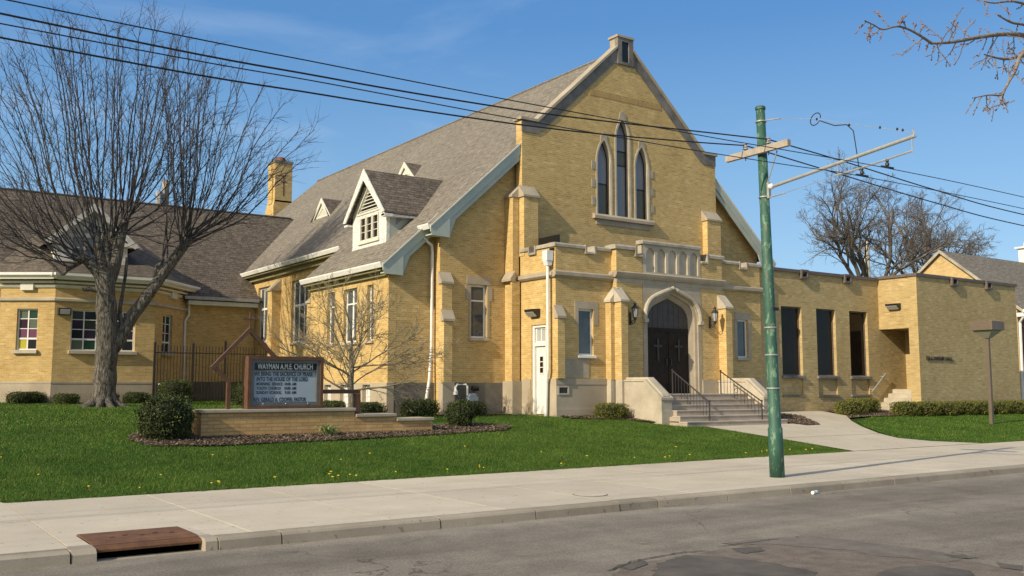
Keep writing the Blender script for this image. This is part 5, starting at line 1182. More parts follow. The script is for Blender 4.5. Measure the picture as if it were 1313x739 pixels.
# litter bottle in the gutter
lt = MB(); lt.tube([(13.45, 10.55, -.10), (13.52, 10.57, -.10), (13.60, 10.585, -.10)], [.03, .03, .03], 8, 0); lt.tube([(13.60, 10.585, -.10), (13.66, 10.60, -.10), (13.69, 10.605, -.10)], [.03, .014, .012], 8, 1)
tag(lt.build('bottle', [WHITE, mat('teal_plastic', (.05, .4, .42))], loc=(13.5, 10.6, -.13)), 'small white and teal bottle lying in the gutter beside the green pole', 'bottle')
# ================================================================== TREES
class TC:
    """collects tapered tubes (quads only)"""
    def __init__(s): s.V = []; s.F = []; s.n = 0
    def tube(s, P, R, k=5):
        P = np.asarray(P, dtype=float); m = len(P); R = np.full(m, R) if np.isscalar(R) else np.asarray(R, dtype=float)
        T = np.gradient(P, axis=0); T /= np.linalg.norm(T, axis=1)[:, None]+1e-9
        ref = np.array([0.31, .9, .3]) if abs(T[0][2]) > .5 else np.array([0, 0.1, 1.])
        A = np.cross(T, ref); A /= np.linalg.norm(A, axis=1)[:, None]+1e-9; B = np.cross(T, A)
        t = np.arange(k)*2*math.pi/k
        V = P[:, None, :]+R[:, None, None]*(A[:, None, :]*np.cos(t)[None, :, None]+B[:, None, :]*np.sin(t)[None, :, None])
        i = np.arange(m-1)[:, None]*k; j = np.arange(k)[None, :]; j2 = (j+1) % k
        F = np.stack([i+j, i+j2, i+k+j2, i+k+j], -1).reshape(-1, 4)+s.n
        s.V.append(V.reshape(-1, 3)); s.F.append(F); s.n += m*k
    def build(s, name, m, parent=None, loc=(0,0,0)):
        return fastmesh(name, np.concatenate(s.V), np.concatenate(s.F), m, loc=loc, parent=parent, smooth=True)
def wander(p, d, L, n, jit, q, grav=0., curl=None):
    p = np.array(p, dtype=float); d = np.array(d, dtype=float); d /= np.linalg.norm(d); P = [p.copy()]
    for i in range(n):
        d = d+q.normal(size=3)*jit+np.array([0, 0, grav])
        if curl is not None: d = d+curl
        d /= np.linalg.norm(d); p = p+d*L/n; P.append(p.copy())
    return np.array(P), d
def grow(tc, p, d, L, r, lev, q, prm):
    n = max(3, int(L/prm['seg'])); n = min(n, 9)
    P, dl = wander(p, d, L, n, prm['jit'], q, prm['grav'])
    r1 = r*prm['taper'] if lev > 0 else r*.45
    tc.tube(P, np.linspace(r, max(r1, prm['rmin']*.7), n+1), 6 if r > .08 else 5 if r > .03 else 3)
    if lev <= 0: return
    k = prm['kids'][min(lev, len(prm['kids'])-1)]
    for i in range(k):
        t = prm['t0']+(1-prm['t0'])*(i+q.uniform(.2, .9))/k; f = t*n; i0 = min(int(f), n-1); pp = P[i0]*(1-(f-i0))+P[i0+1]*(f-i0)
        tang = P[i0+1]-P[i0]; tang /= np.linalg.norm(tang); s = np.cross(tang, q.normal(size=3)); s /= np.linalg.norm(s)+1e-9
        a = prm['ang']*q.uniform(.6, 1.35); dd = tang*math.cos(a)+s*math.sin(a); dd[2] += prm['lift']
        dd[1] *= prm.get('flat', 1)
        grow(tc, pp, dd, L*prm['lr']*q.uniform(.65, 1.2)*(1.1-.4*t), max(r*prm['rr']*(1.1-.45*t), prm['rmin']), lev-1, q, prm)
# ---- big pollarded tree in front of the left wing
TY = 36.8
def T(px, py, dy=0): return np.array(at(px, py, TY+dy))
tree = thing('pollarded_tree', (7.75, TY, gz(TY)), 'large bare pollarded tree with thick grey trunk in front of the left wing', 'tree')
q = np.random.default_rng(21)
tc = TC()
def path(pts): return np.array([T(*p) for p in pts])
def smoothp(P, k=4):
    P = np.asarray(P); out = []
    for i in range(len(P)-1):
        p0 = P[max(i-1, 0)]; p1 = P[i]; p2 = P[i+1]; p3 = P[min(i+2, len(P)-1)]
        for j in range(k):
            t = j/k; out.append(.5*((2*p1)+(-p0+p2)*t+(2*p0-5*p1+4*p2-p3)*t*t+(-p0+3*p1-3*p2+p3)*t**3))
    out.append(P[-1]); return np.array(out)
def taper(P, R, k=4):
    S = smoothp(P, k); r = np.interp(np.linspace(0, len(R)-1, len(S)), np.arange(len(R)), R); return S, r
S, r = taper(path([(132,524),(133,512),(135,480),(137,445),(137,410),(135,370),(133,345)]), [.46,.41,.385,.37,.36,.33,.30]); r = r*(1+.05*np.sin(np.arange(len(r))*1.9)); tc.tube(S, r, 16)
S, r = taper(path([(140,450),(152,436),(165,412),(180,392),(203,360),(222,334),(238,312),(243,304)]), [.30,.27,.23,.215,.20,.19,.18,.12]); tc.tube(S, r, 12)
S, r = taper(path([(134,360),(122,344),(108,332),(98,338),(86,346)]), [.26,.22,.18,.11,.08]); tc.tube(S, r, 10)
S, r = taper(path([(135,372),(146,340),(152,312),(158,290),(161,282)]), [.28,.24,.21,.17,.13]); tc.tube(S, r, 10)
S, r = taper(path([(134,350),(126,322),(124,300)]), [.22,.17,.13]); tc.tube(S, r, 9)
S, r = taper(path([(136,350),(137,325),(135,303)]), [.2,.15,.10]); tc.tube(S, r, 9)
S, r = taper(path([(140,350,.3),(144,325,.6),(142,305,.8)]), [.2,.13,.10]); tc.tube(S, r, 8)
S, r = taper(path([(130,374),(118,371),(106,371)]), [.12,.09,.08]); tc.tube(S, r, 8)
S, r = taper(path([(158,425),(154,400),(158,372),(161,352),(163,330)]), [.10,.075,.065,.06,.05]); tc.tube(S, r, 7)   # thin upright from the right limb
S, r = taper(path([(200,362),(199,346),(206,338),(210,332)]), [.09,.08,.07,.05]); tc.tube(S, r, 7)
S, r = taper(path([(86,346),(80,352),(68,340),(48,326),(20,312),(0,300)]), [.07,.05,.045,.04,.035,.03]); tc.tube(S, r, 6)
# root flare
for (dx, dy, L) in ((-.75,-.3,.75),(-.35,-.75,.6),(.15,-.8,.6),(.7,-.5,.75),(.85,.1,.6),(-.8,.2,.6)):
    c = np.array([7.78, TY, gz(TY)]); d = np.array([dx, dy, 0]); P = np.array([c+d*.25+[0,0,.34], c+d*.55+[0,0,.10], c+d*.85+[0,0,.0], c+d*1.15+[0,0,-.08]]); tc.tube(smoothp(P, 3), np.linspace(.19, .06, 10), 8)
trunk = tc.build('trunk', BARK, tree)
tc = TC()
KN = [((108,330), .12), ((100,338), .1), ((122,322), .1), ((124,300), .12), ((135,303), .1), ((142,305), .1), ((160,284), .13), ((154,300), .1), ((240,307), .13), ((232,318), .1), ((210,333), .06), ((86,346), .07)]
tg = []
def addt(k, xs): 
    for x, y in xs: tg.append((k, x, y))
addt(0, [(-40,150),(-20,110),(-60,200),(0,80),(12,60),(30,75),(-30,240)]); addt(1, [(-50,260),(-20,215),(0,180),(20,140),(-60,300)]); addt(2, [(40,60),(55,45),(70,80),(20,100),(45,110)])
addt(3, [(60,38),(85,55),(78,30),(95,90),(110,60)]); addt(4, [(105,40),(120,60),(130,35),(90,30),(118,90)]); addt(5, [(150,45),(140,70),(165,60),(180,80)])
addt(6, [(150,35),(172,28),(190,50),(205,32),(215,70),(235,45),(180,100),(250,80)]); addt(7, [(160,100),(200,110),(225,100),(145,110)])
addt(8, [(225,60),(245,35),(262,70),(285,75),(310,85),(335,110),(365,125),(385,160),(392,195),(372,215),(300,110),(270,110),(355,180),(330,150)]); addt(9, [(215,90),(235,110),(260,120),(205,120),(290,150),(320,190)]); addt(10, [(215,130),(228,160)]); addt(11, [(-20,250),(30,230),(5,210)])
tg = tg+[(k, x+q.normal()*24, y+abs(q.normal())*30+10) for k, x, y in tg if q.random() < .12]+[(8, 215, 75), (8, 200, 110), (8, 238, 95), (6, 262, 105), (6, 285, 140), (6, 240, 120), (7, 300, 170), (7, 270, 160), (8, 330, 200), (8, 300, 215), (9, 350, 230), (0, -10, 300), (1, -30, 290), (11, -40, 240)]
for k, x, y in tg:
    (kx_, ky), kr_ = KN[k]; dyy = q.normal()*1.7; p0 = T(kx_+q.normal()*3, ky+q.normal()*3, q.normal()*.15); p1 = T(x+q.normal()*5, y+q.normal()*5, dyy)
    v = p1-p0; L = np.linalg.norm(v); out = np.array([v[0], v[1], 0]); sag = np.array([0,0,1])*L*.10
    # shoots leave the knuckle sideways then sweep upward
    mid1 = p0+v*.33-np.array([0,0,1])*L*.03+out*.10; mid2 = p0+v*.68+out*.02+q.normal(size=3)*L*.010
    P = smoothp(np.array([p0, mid1, mid2, p1]), 5); P[1:-1] += q.normal(size=P[1:-1].shape)*.022; r0 = q.uniform(.024, .045)*(L/9)**.5
    tc.tube(P, np.linspace(r0, .012, len(P)), 5)
    nT = int(L*1.3)+3
    for i in range(nT):
        t = .16+.84*(i+q.uniform(0, 1))/nT; f = t*(len(P)-1); i0 = min(int(f), len(P)-2); pp = P[i0]*(1-(f-i0))+P[i0+1]*(f-i0); tang = P[i0+1]-P[i0]; tang /= np.linalg.norm(tang)
        s = np.cross(tang, q.normal(size=3)); s /= np.linalg.norm(s); a = q.uniform(.25, .62); dd = tang*math.cos(a)+s*math.sin(a); Lb = q.uniform(.9, 2.5)*(1.15-.6*t)*(L/9)**.5
        Q, dl = wander(pp, dd, Lb, 5, .06, q, .02); tc.tube(Q, np.linspace(.012*(1.1-.4*t), .0045, 6), 4)
        for j in range(q.integers(3, 6)):
            u = q.uniform(.2, 1); i1 = min(int(u*5), 4); s2 = np.cross(Q[i1+1]-Q[i1], q.normal(size=3)); s2 /= np.linalg.norm(s2)+1e-9; a = q.uniform(.4, .9); tt = (Q[i1+1]-Q[i1]); tt /= np.linalg.norm(tt)
            Q2, _ = wander(Q[i1], tt*math.cos(a)+s2*math.sin(a), q.uniform(.3, .9), 3, .09, q, .02); tc.tube(Q2, np.linspace(.0075, .004, 4), 3)
# stray thin shoots in the lower crown
for i in range(26):
    k = q.integers(0, 12); (kx_, ky), _ = KN[k]; p0 = T(kx_, ky); d = np.array([q.normal()*1.0, q.normal()*.7, q.uniform(-.1, .7)]); P, _ = wander(p0, d, q.uniform(1.2, 3.2), 7, .12, q, .05); tc.tube(P, np.linspace(.022, .006, 8), 4)
tc.build('crown', BARKT, tree)
# ---- small ornamental tree between planter and transept
SY = 24.6
small = thing('small_tree', (11.75, SY, gz(SY)), 'small spreading bare tree with pale trunk behind the brick planter', 'tree')
q = np.random.default_rng(5); c0 = np.array([11.66, SY, gz(SY)])
tc = TC(); S, r = taper(np.array([c0, c0+[.01,0,.5], c0+[-.02,0,1.0], c0+[.0,0,1.55], c0+[-.03,0,2.1]]), [.115,.09,.085,.075,.05]); tc.tube(S, r, 9); tc.build('trunk', BARKP, small)
tc = TC(); prm = dict(seg=.28, jit=.085, grav=.018, taper=.42, kids=[0, 5, 6, 6], t0=.2, ang=.62, lift=.05, lr=.54, rr=.48, rmin=.0055)
for i, (h, az, el, L) in enumerate([(.75, 2.9, .48, 1.9), (.85, 3.4, .75, 1.8), (.95, .2, .42, 2.0), (.8, -.3, .35, 1.8), (1.0, 1.6, .6, 1.7), (1.05, 4.4, .6, 1.6), (1.25, 3.0, .35, 2.15), (1.3, .1, .5, 2.1), (1.35, 2.2, .8, 1.8), (1.4, 5.0, .8, 1.7), (1.55, 3.3, .75, 2.0), (1.6, .5, .85, 1.9), (1.75, 2.6, 1.0, 1.7), (1.8, 5.8, .9, 1.8), (2.0, 1.2, 1.2, 1.6), (2.05, 4.2, 1.25, 1.6), (1.45, -.4, .2, 2.2), (1.2, 3.7, .25, 2.0)]):
    d = np.array([math.cos(az)*math.cos(el), math.sin(az)*math.cos(el), math.sin(el)]); grow(tc, c0+[0, 0, h], d, L*1.05, .032-.005*(i % 3), 3, q, prm)
tc.build('crown', BARKPT, small)
# ---- oaks behind the hall
def oak(px, py, Y, H, spread, seed, lab):
    b = np.array(at(px, py, Y)); b[2] = gz(60); t = thing('oak_tree', tuple(b), lab, 'tree', 'bare oaks behind the hall'); q = np.random.default_rng(seed)
    tc = TC(); fork = b+[0, 0, H*.46]; S, r = taper(np.array([b, b+[.1,0,H*.2], fork]), [.55,.45,.36]); tc.tube(S, r, 10)
    prm = dict(seg=.7, jit=.15, grav=.015, taper=.45, kids=[0, 5, 6, 6, 6], t0=.22, ang=.72, lift=.03, lr=.58, rr=.48, rmin=.0095)
    tc.build('trunk', BARKO, t); tc = TC()
    for i, (a, el, f) in enumerate(spread):
        d = np.array([math.sin(HD)*a, -math.cos(HD)*a, 0])*math.cos(el)+np.array([q.normal()*.25, q.normal()*.25, math.sin(el)]); grow(tc, fork-[0, 0, .3*(i % 3)], d, H*f*1.0, .19-.008*i, 4, q, prm)
    tc.build('crown', BARKO, t)
oak(1118, 352, 42, 15.4, [(-1, .32, .44), (-1, .62, .46), (-.8, .95, .46), (-.2, 1.3, .46), (.5, 1.2, .46), (.9, .85, .44), (1, .55, .40)], 14, 'wide bare oak behind the hall roof, left of the brick gable')
oak(1186, 350, 44, 16.0, [(-1, .6, .38), (-.5, 1.1, .42), (.1, 1.35, .44), (.6, 1.0, .42), (1, .62, .42), (1, .3, .36)], 23, 'narrower bare oak behind the hall, right above the brick gable')
oak(1050, 352, 60, 10.0, [(-1, .5, .42), (-.4, 1.0, .40), (.3, 1.1, .40), (1, .6, .42)], 31, 'small distant bare oak low behind the hall roof, near the green pole')
# ---- near tree at the right whose branches hang into the top corner
nt_ = thing('street_tree', (10.6, .9, 0), 'bare budding street tree reaching its twigs into the top right sky', 'tree')
q = np.random.default_rng(9); tc = TC(); S, r = taper(np.array([[10.6,.9,0],[10.62,.95,1.5],[10.5,1.1,3.2],[10.4,1.3,5],[10.3,1.4,7]]), [.3,.24,.21,.17,.1]); tc.tube(S, r, 12)
def N(px, py, dy=0): return np.array(at(px, py, 4+dy))
def limb(tc, pts, rs, k=6): S, r = taper(np.array(pts), rs); tc.tube(S, r, k); return S
A = limb(tc, [[10.5,1.15,3.6],[9.6,2.2,4.15],[8.6,3.3,4.5], N(1340,47), N(1290,44), N(1255,48), N(1222,54), N(1195,56)], [.11,.08,.055,.024,.019,.016,.013,.010], 8)
B = limb(tc, [N(1195,56), N(1180,46), N(1165,38), N(1150,34), N(1132,38), N(1120,32), N(1109,27)], [.012,.010,.008,.0075,.006,.005,.005])
C_ = limb(tc, [[10.45,1.25,4.4],[9.4,2.4,4.2],[8.5,3.4,4.2], N(1345,70,.1), N(1313,72,.1), N(1288,76,.1), N(1262,70,.1)], [.09,.06,.045,.02,.014,.011,.005])
D_ = limb(tc, [[8.6,3.3,4.22], N(1330,60,-.2), N(1300,95,-.2), N(1290,112,-.2), N(1284,122,-.2), N(1268,122,-.2), N(1247,126,-.2)], [.04,.02,.012,.009,.008,.006,.004])
E_ = limb(tc, [[10.4,1.3,5.2],[9.3,2.5,5.1],[8.5,3.4,5.0], N(1345,8), N(1300,2), N(1275,4), N(1262,2)], [.08,.05,.04,.016,.009,.007,.004])
F_ = limb(tc, [[8.3,3.5,4.7], N(1330,38), N(1313,32), N(1297,29), N(1280,20)], [.03,.014,.011,.010,.006])
for a in range(14):
    az = q.uniform(-2.6, .6); P, _ = wander([10.4+q.normal()*.05, 1.3, q.uniform(3.4, 7)], [math.cos(az), math.sin(az), .5], q.uniform(1.5, 3.2), 8, .08, q, .03); tc.tube(P, np.linspace(.06, .012, 9), 6)
tc.build('trunk', BARKN, nt_)
tc = TC(); buds = []
def twig(p, d, L, r=.0045, lev=1):
    P, dl = wander(p, d, L, 6, .16, q, .02); tc.tube(P, np.linspace(r, r*.6, 7), 5); buds.append((P[-1], dl, r*1.35))
    for i in range(1, 7):
        if q.random() < .6:
            s = np.cross(P[i]-P[i-1], q.normal(size=3)); s /= np.linalg.norm(s)+1e-9; t = (P[i]-P[i-1]); t /= np.linalg.norm(t)
            if lev > 0 and q.random() < .45: twig(P[i], t*.7+s*.7, L*q.uniform(.3, .5), r*.75, lev-1)
            else: buds.append((P[i], t*.6+s*.8, r*1.0))
for S, n, Ls, w in ((A, 26, (.12, .36), (9, None)), (B, 13, (.07, .2), (0, None)), (C_, 16, (.08, .24), (8, None)), (D_, 14, (.10, .28), (4, None)), (E_, 8, (.07, .2), (8, None)), (F_, 5, (.08, .15), (4, None))):
    S2 = S[w[0]:]
    for i in range(n):
        f = (i+q.uniform(.1, .9))/n*(len(S2)-1.01); i0 = int(f); p = S2[i0]*(1-(f-i0))+S2[i0+1]*(f-i0); t = S2[i0+1]-S2[i0]; t /= np.linalg.norm(t)
        up = q.choice([-1, -1, 1]); s = np.array([q.normal()*.5, q.normal()*.5, up*q.uniform(.6, 1.2)]); twig(p, t*.5+s, q.uniform(*Ls)*(1.0 if up < 0 else .8))
tc.build('crown', BARKN, nt_)
tc = TC()
for p, d, r in buds: 
    d = d/(np.linalg.norm(d)+1e-9); P = np.array([p, p+d*r*1.2, p+d*r*2.8, p+d*r*4.2]); tc.tube(P, [r*.5, r, r*.9, r*.1], 5)
tc.build('buds', BUD, nt_)
# ================================================================== GREEN TROLLEY POLE, WIRES
PX, PY = 14.30, 12.02
gp = thing('trolley_pole', (PX, PY, 0), 'tall green steel pole with peeling paint carrying crossarm and trolley wire bracket', 'pole')
leanx = lambda z: PX+.03-.028*z
m = MB(); m.tube([(leanx(0), PY, 0), (leanx(.9), PY, .9), (leanx(.92), PY, .92), (leanx(3), PY, 3), (leanx(6.95), PY, 6.95)], [.138,.133,.115,.105,.084], 24); m.build('shaft', POLEM, gp, smooth=True)
m = MB(); m.lathe((leanx(6.95), PY, 6.93), [(.098, 0), (.098, .05), (.08, .065), (.01, .07)], 20); m.build('pole_cap', POLEM, gp)
for z, r in ((1.62+.62, .118), (1.62, .121), (2.75, .115), (5.22, .105), (6.68, .1)):
    m = MB(); m.lathe((leanx(z), PY, z), [(r, 0), (r+.007, .004), (r+.007, .026), (r, .03)], 20); m.build('band', GAL, gp)
m = MB(); m.box(leanx(3.1)-.02, leanx(3.1)+.11, PY-.125, PY-.09, 3.08, 3.14); m.build('number_tag', BLACK, gp)
m = MB(); m.tube([(leanx(2)+.128, PY-.02, 1.6), (leanx(2)+.128, PY-.02, 2.3)], .012, 6); m.build('conduit', GAL, gp)
xa = leanx(6.1)+.0
m = MB(); m.beam((xa-.13, PY+.78, 6.10), (xa-.13, PY-.74, 6.12), .09, .12); m.build('crossarm', WOODX, gp)
m = MB(); m.beam((xa-.08, PY-.42, 6.04), (leanx(5.5)-.0, PY-.09, 5.5), .01, .03); m.build('arm_brace', GAL, gp)
for dy in (.30, -.26):
    m = MB(); m.lathe((xa-.13, PY+dy, 6.17), [(.016, 0), (.016, .03)], 8, 0); m.lathe((xa-.13, PY+dy, 6.2), [(.05, 0), (.052, .02), (.03, .035), (.05, .05), (.04, .075), (.028, .085), (.045, .1), (.03, .12)], 12, 1); m.tube([(xa-.13, PY+dy, 5.98), (xa-.13, PY+dy, 6.2)], .01, 6, 0)
    m.build('insulator', [DARK, mat('dark_porcelain', (.10, .06, .06), (.55, .55, .55), 40, .25)], gp)
ax = leanx(5.4)
m = MB(); m.tube([(ax, PY-.12, 5.40), (ax, 8.86, 5.74)], .033, 10); m.build('bracket_arm', GAL, gp); m = MB(); m.lathe((ax, PY-.17, 5.36), [(.02, 0), (.05, .02), (.065, .05), (.05, .09), (.02, .11)], 12); m.build('arm_insulator', WHITE, gp)
m = MB(); m.box(ax-.03, ax+.03, PY-.14, PY-.09, 5.2, 5.5); m.build('arm_socket', GAL, gp)
m = MB(); m.tube([(ax, PY-.1, 5.21), (ax, PY-.5, 5.24)], .014, 6); m.tube([(ax, PY-.5, 5.24), (ax, 10.4, 5.36)], .006, 5); m.build('lower_span_wire', GAL, gp)
m = MB(); m.tube([(ax, 10.42, 5.36), (ax, 9.9, 5.40), (ax, 9.4, 5.45), (ax, 8.92, 5.50)], .017, 6); m.build('trolley_span', GAL, gp)
for y, z0, z1 in ((8.92, 5.48, 5.73), (10.36, 5.34, 5.56)):
    m = MB(); m.tube([(ax, y, z0), (ax, y, z1)], .012, 6); m.build('hanger_rod', GAL, gp)
for y, zt_ in ((9.39, 5.45), (9.88, 5.40)):
    m = MB(); m.lathe((ax, y, zt_-.12), [(.02, 0), (.035, .02), (.035, .05), (.02, .07), (.03, .09), (.02, .13)], 8); m.beam((ax-.17, y, zt_-.14), (ax+.17, y, zt_-.13), .025, .03); m.build('wire_hanger', DARK, gp)
m = MB(); m.tube([(ax-.02, PY-.1, 6.70), (ax-.02, PY-.45, 6.66)], .014, 6); m.tube([(ax-.02, PY-.45, 6.66), (ax, PY-1.2, 6.48), (ax, 9.6, 6.05), (ax, 8.9, 5.80)], .004, 5); m.tube([(ax, 8.86, 5.72), (ax, 8.9, 5.86)], .015, 6); m.build('top_guy', GAL, gp)
for y, z in ((PY-1.25, 6.46), (10.1, 6.20), (9.5, 6.02), (9.18, 5.92), (9.08, 5.88)):
    m = MB(); m.lathe((ax, y, z-.02), [(.012, 0), (.022, .02), (.012, .045)], 7); m.build('guy_insulator', DARK, gp)
m = MB()
loop = [(ax+.12*math.sin(a)*.3, PY-1.22-.12*math.cos(a)*.9, 6.47+.12*math.sin(a)) for a in [i*math.pi/7 for i in range(14)]]
m.tube(loop+[(ax, PY-1.35, 6.40), (ax, 10.4, 6.26), (ax, 10.15, 6.22), (ax, 10.02, 6.08), (ax, 9.97, 5.7), (ax, 9.93, 5.36)], .010, 6); m.build('feeder_cable', DARK, gp)
def wire(name, pts, r, lab, grp):
    S = smoothp(np.array(pts), 8); m = MB(); m.tube([tuple(p) for p in S], r, 6); o = m.build(name, BLACK, None, loc=pts[len(pts)//2]); return tag(o, lab, 'cable', grp)
wg = 'overhead wires along the street'
yb, yd = PY-.26, PY+.30; xi = xa-.13
wire('overhead_cable', [(-26, yb, 6.75), (-12, yb, 6.1), (1.22, yb, 5.80), (5.15, yb, 5.80), (7.94, yb, 5.87), (9.77, yb, 5.97), (12.5, yb, 6.17), (xi, yb, 6.28)], .0125, 'upper thick black cable running left from the crossarm to the street pole', wg)
wire('overhead_cable', [(xi, yb, 6.28), (16.22, yb, 6.17), (19.5, yb, 5.96), (23.2, yb, 5.80), (34, yb, 5.7), (50, yb, 6.5)], .0125, 'upper thick black cable running right from the nearer crossarm insulator', wg)
wire('overhead_cable', [(-26, yd, 6.7), (-12, yd, 6.0), (1.29, yd, 5.71), (5.4, yd, 5.74), (8.31, yd, 5.83), (10.23, yd, 5.94), (12.6, yd, 6.14), (xi, yd, 6.28)], .0125, 'lower thick black cable running left from the crossarm across the gable', wg)
wire('overhead_cable', [(xi, yd, 6.28), (17.05, yd, 6.08), (20.5, yd, 5.86), (24.3, yd, 5.71), (36, yd, 5.6), (52, yd, 6.4)], .0125, 'lower thick black cable running right from the farther crossarm insulator', wg)
wire('trolley_wire', [(-26, 9.39, 5.3), (-12, 9.39, 5.15), (1.01, 9.39, 5.10), (4.11, 9.39, 5.11), (6.34, 9.39, 5.13), (9.73, 9.39, 5.19), (11.64, 9.39, 5.24), (ax, 9.39, 5.30), (18.6, 9.39, 5.31), (30, 9.39, 5.2), (50, 9.39, 5.3)], .0068, 'uppermost thin trolley wire at the top left, hung from the outer hanger', wg)
wire('trolley_wire', [(-26, 9.88, 5.2), (-12, 9.88, 5.1), (1.03, 9.88, 5.04), (4.33, 9.88, 5.07), (6.67, 9.88, 5.08), (9.66, 9.88, 5.12), (12.24, 9.88, 5.19), (ax, 9.88, 5.25), (19.5, 9.88, 5.26), (30, 9.88, 5.15), (50, 9.88, 5.3)], .0068, 'thin trolley wire between the two thick cables, hung from the inner hanger', wg)
# distant utility poles
b = at(1112, 345, 52)
up = thing('utility_pole', (b.x, b.y, gz(60)), 'distant pale utility pole with short crossarm behind the hall roof', 'utility pole')
zt2 = at(1112, 309, 52).z; m = MB(); m.tube([(b.x, b.y, .5), (b.x, b.y, zt2)], [.30, .24], 8); m.build('shaft', mat('pale_pole', (.5, .47, .42), (.62, .6, .55), 3, .9), up)
m = MB(); m.beam((b.x-.9, b.y+.7, zt2-.6), (b.x+.9, b.y-.7, zt2-.6), .16, .18); m.build('crossarm', WOODX, up)
b = at(212, 250, 70); zt2 = at(212, 232, 70).z
up = thing('utility_pole', (b.x, b.y, gz(60)), 'distant grey utility pole tip above the left wing ridge', 'utility pole')
m = MB(); m.tube([(b.x, b.y, .5), (b.x, b.y, zt2)], [.32, .26], 8); m.build('shaft', WOODX, up); m = MB(); m.tube([(b.x-.5, b.y-.3, zt2-1.9), (b.x-.5, b.y-.3, zt2-.9)], .25, 8); m.build('transformer', GAL, up)
# ------------------------------------------------------------------ camera, light
cam = bpy.data.cameras.new('Camera'); co = bpy.data.objects.new('Camera', cam); COL.objects.link(co)
cam.sensor_width = 36; cam.lens = 36*FPX/1313; cam.clip_end = 3000; cam.clip_start = .1
R = Matrix((RT, UP, -FW)).transposed(); co.matrix_world = Matrix.Translation(CAM) @ R.to_4x4()
sc.camera = co
SAZ, SEL = math.radians(9.6), math.radians(29)
tos = Vector((-math.cos(SAZ)*math.cos(SEL), -math.sin(SAZ)*math.cos(SEL), math.sin(SEL)))
sl = bpy.data.lights.new('Sun', 'SUN'); sl.energy = 3.5; sl.angle = math.radians(.53); sl.color = (1, .87, .66)
so = bpy.data.objects.new('Sun', sl); COL.objects.link(so); so.rotation_euler = tos.to_track_quat('Z', 'Y').to_euler(); so.location = (-20, -5, 30)
w = bpy.data.worlds.new('World'); sc.world = w; w.use_nodes = True; nt = w.node_tree
sky = nt.nodes.new('ShaderNodeTexSky'); sky.sky_type = 'NISHITA'; sky.sun_disc = False; sky.sun_elevation = SEL
sky.sun_rotation = math.atan2(tos.x, tos.y); sky.air_density = 1.0; sky.dust_density = .15; sky.ozone_density = 2.5
bg = nt.nodes['Background']; bg.inputs['Strength'].default_value = .10
# faint high cirrus in the sky
tc = nt.nodes.new('ShaderNodeTexCoord'); mp = nt.nodes.new('ShaderNodeMapping'); mp.inputs['Scale'].default_value = (1.6, 1.2, 6.5); mp.inputs['Rotation'].default_value = (.1, .12, .4)
nt.links.new(tc.outputs['Generated'], mp.inputs['Vector'])
nz = nt.nodes.new('ShaderNodeTexNoise'); nz.inputs['Scale'].default_value = 1.7; nz.inputs['Detail'].default_value = 7; nz.inputs['Roughness'].default_value = .55; nz.inputs['Distortion'].default_value = .5
nt.links.new(mp.outputs['Vector'], nz.inputs['Vector'])
rp = nt.nodes.new('ShaderNodeValToRGB'); rp.color_ramp.elements[0].position = .52; rp.color_ramp.elements[0].color = (0, 0, 0, 1); rp.color_ramp.elements[1].position = .85; rp.color_ramp.elements[1].color = (.24, .24, .24, 1)
nt.links.new(nz.outputs['Fac'], rp.inputs['Fac'])
mx = nt.nodes.new('ShaderNodeMix'); mx.data_type = 'RGBA'; nt.links.new(rp.outputs['Color'], mx.inputs[0]); nt.links.new(sky.outputs['Color'], mx.inputs[6]); mx.inputs[7].default_value = (8, 8.4, 9, 1)
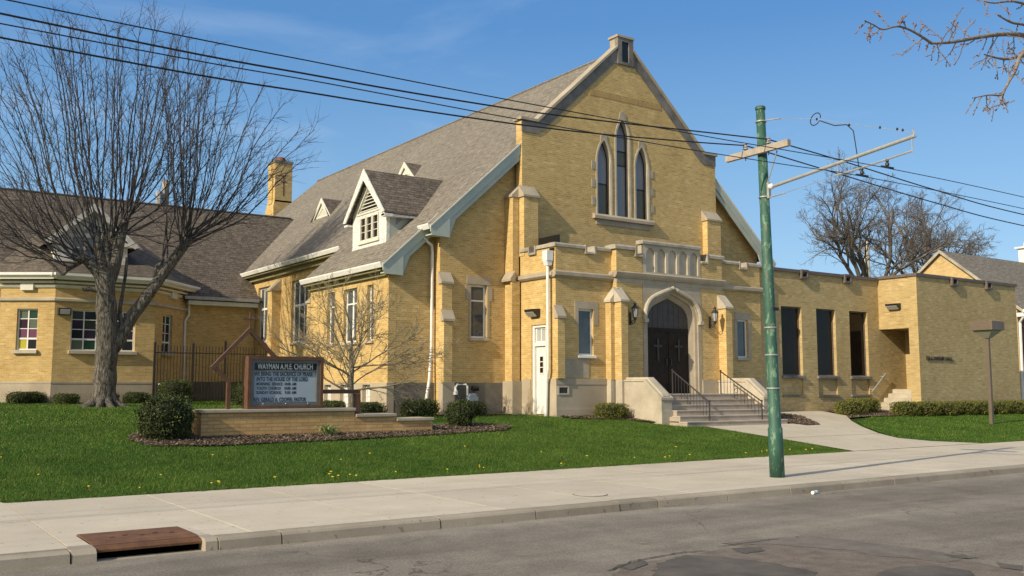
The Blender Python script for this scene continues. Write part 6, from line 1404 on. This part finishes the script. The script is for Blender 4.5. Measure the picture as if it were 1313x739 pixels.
tn = nt.nodes.new('ShaderNodeMix'); tn.data_type = 'RGBA'; tn.blend_type = 'MULTIPLY'; tn.inputs[0].default_value = 1; nt.links.new(mx.outputs[2], tn.inputs[6]); tn.inputs[7].default_value = (.86, .97, 1.08, 1)
m3 = nt.nodes.new('ShaderNodeMix'); m3.data_type = 'RGBA'; m3.inputs[0].default_value = .72; nt.links.new(tn.outputs[2], m3.inputs[6])
sx = nt.nodes.new('ShaderNodeSeparateXYZ'); nt.links.new(tc.outputs['Generated'], sx.inputs[0]); gr = nt.nodes.new('ShaderNodeValToRGB'); nt.links.new(sx.outputs['Z'], gr.inputs['Fac'])
ge = gr.color_ramp.elements; ge[0].position = 0; ge[0].color = (2.9, 4.2, 5.5, 1); ge[1].position = 1; ge[1].color = (.5, 1.5, 3.5, 1)
for pz, cz in ((.10, (2.35, 3.85, 5.4)), (.22, (1.55, 3.1, 5.0)), (.36, (.62, 1.95, 4.3))): e_ = ge.new(pz); e_.color = (*cz, 1)
cm = nt.nodes.new('ShaderNodeMix'); cm.data_type = 'RGBA'; nt.links.new(rp.outputs['Color'], cm.inputs[0]); nt.links.new(gr.outputs['Color'], cm.inputs[6]); cm.inputs[7].default_value = (6, 6.3, 6.8, 1); nt.links.new(cm.outputs[2], m3.inputs[7])
# paler, warmer sky on the sun's side
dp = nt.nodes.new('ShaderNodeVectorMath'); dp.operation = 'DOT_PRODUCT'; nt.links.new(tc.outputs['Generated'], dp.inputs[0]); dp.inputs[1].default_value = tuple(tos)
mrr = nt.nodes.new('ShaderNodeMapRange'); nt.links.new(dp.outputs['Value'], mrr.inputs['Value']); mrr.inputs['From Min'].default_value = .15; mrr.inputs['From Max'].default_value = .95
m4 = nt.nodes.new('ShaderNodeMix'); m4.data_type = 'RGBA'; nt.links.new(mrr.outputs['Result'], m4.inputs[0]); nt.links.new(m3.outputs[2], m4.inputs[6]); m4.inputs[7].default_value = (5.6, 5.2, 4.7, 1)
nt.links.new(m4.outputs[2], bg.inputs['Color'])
sc.view_settings.view_transform = 'Standard'; sc.view_settings.look = 'None'; sc.view_settings.gamma = 1; sc.view_settings.exposure = .52
try: sc.view_settings.use_curve_mapping = False
except Exception: pass
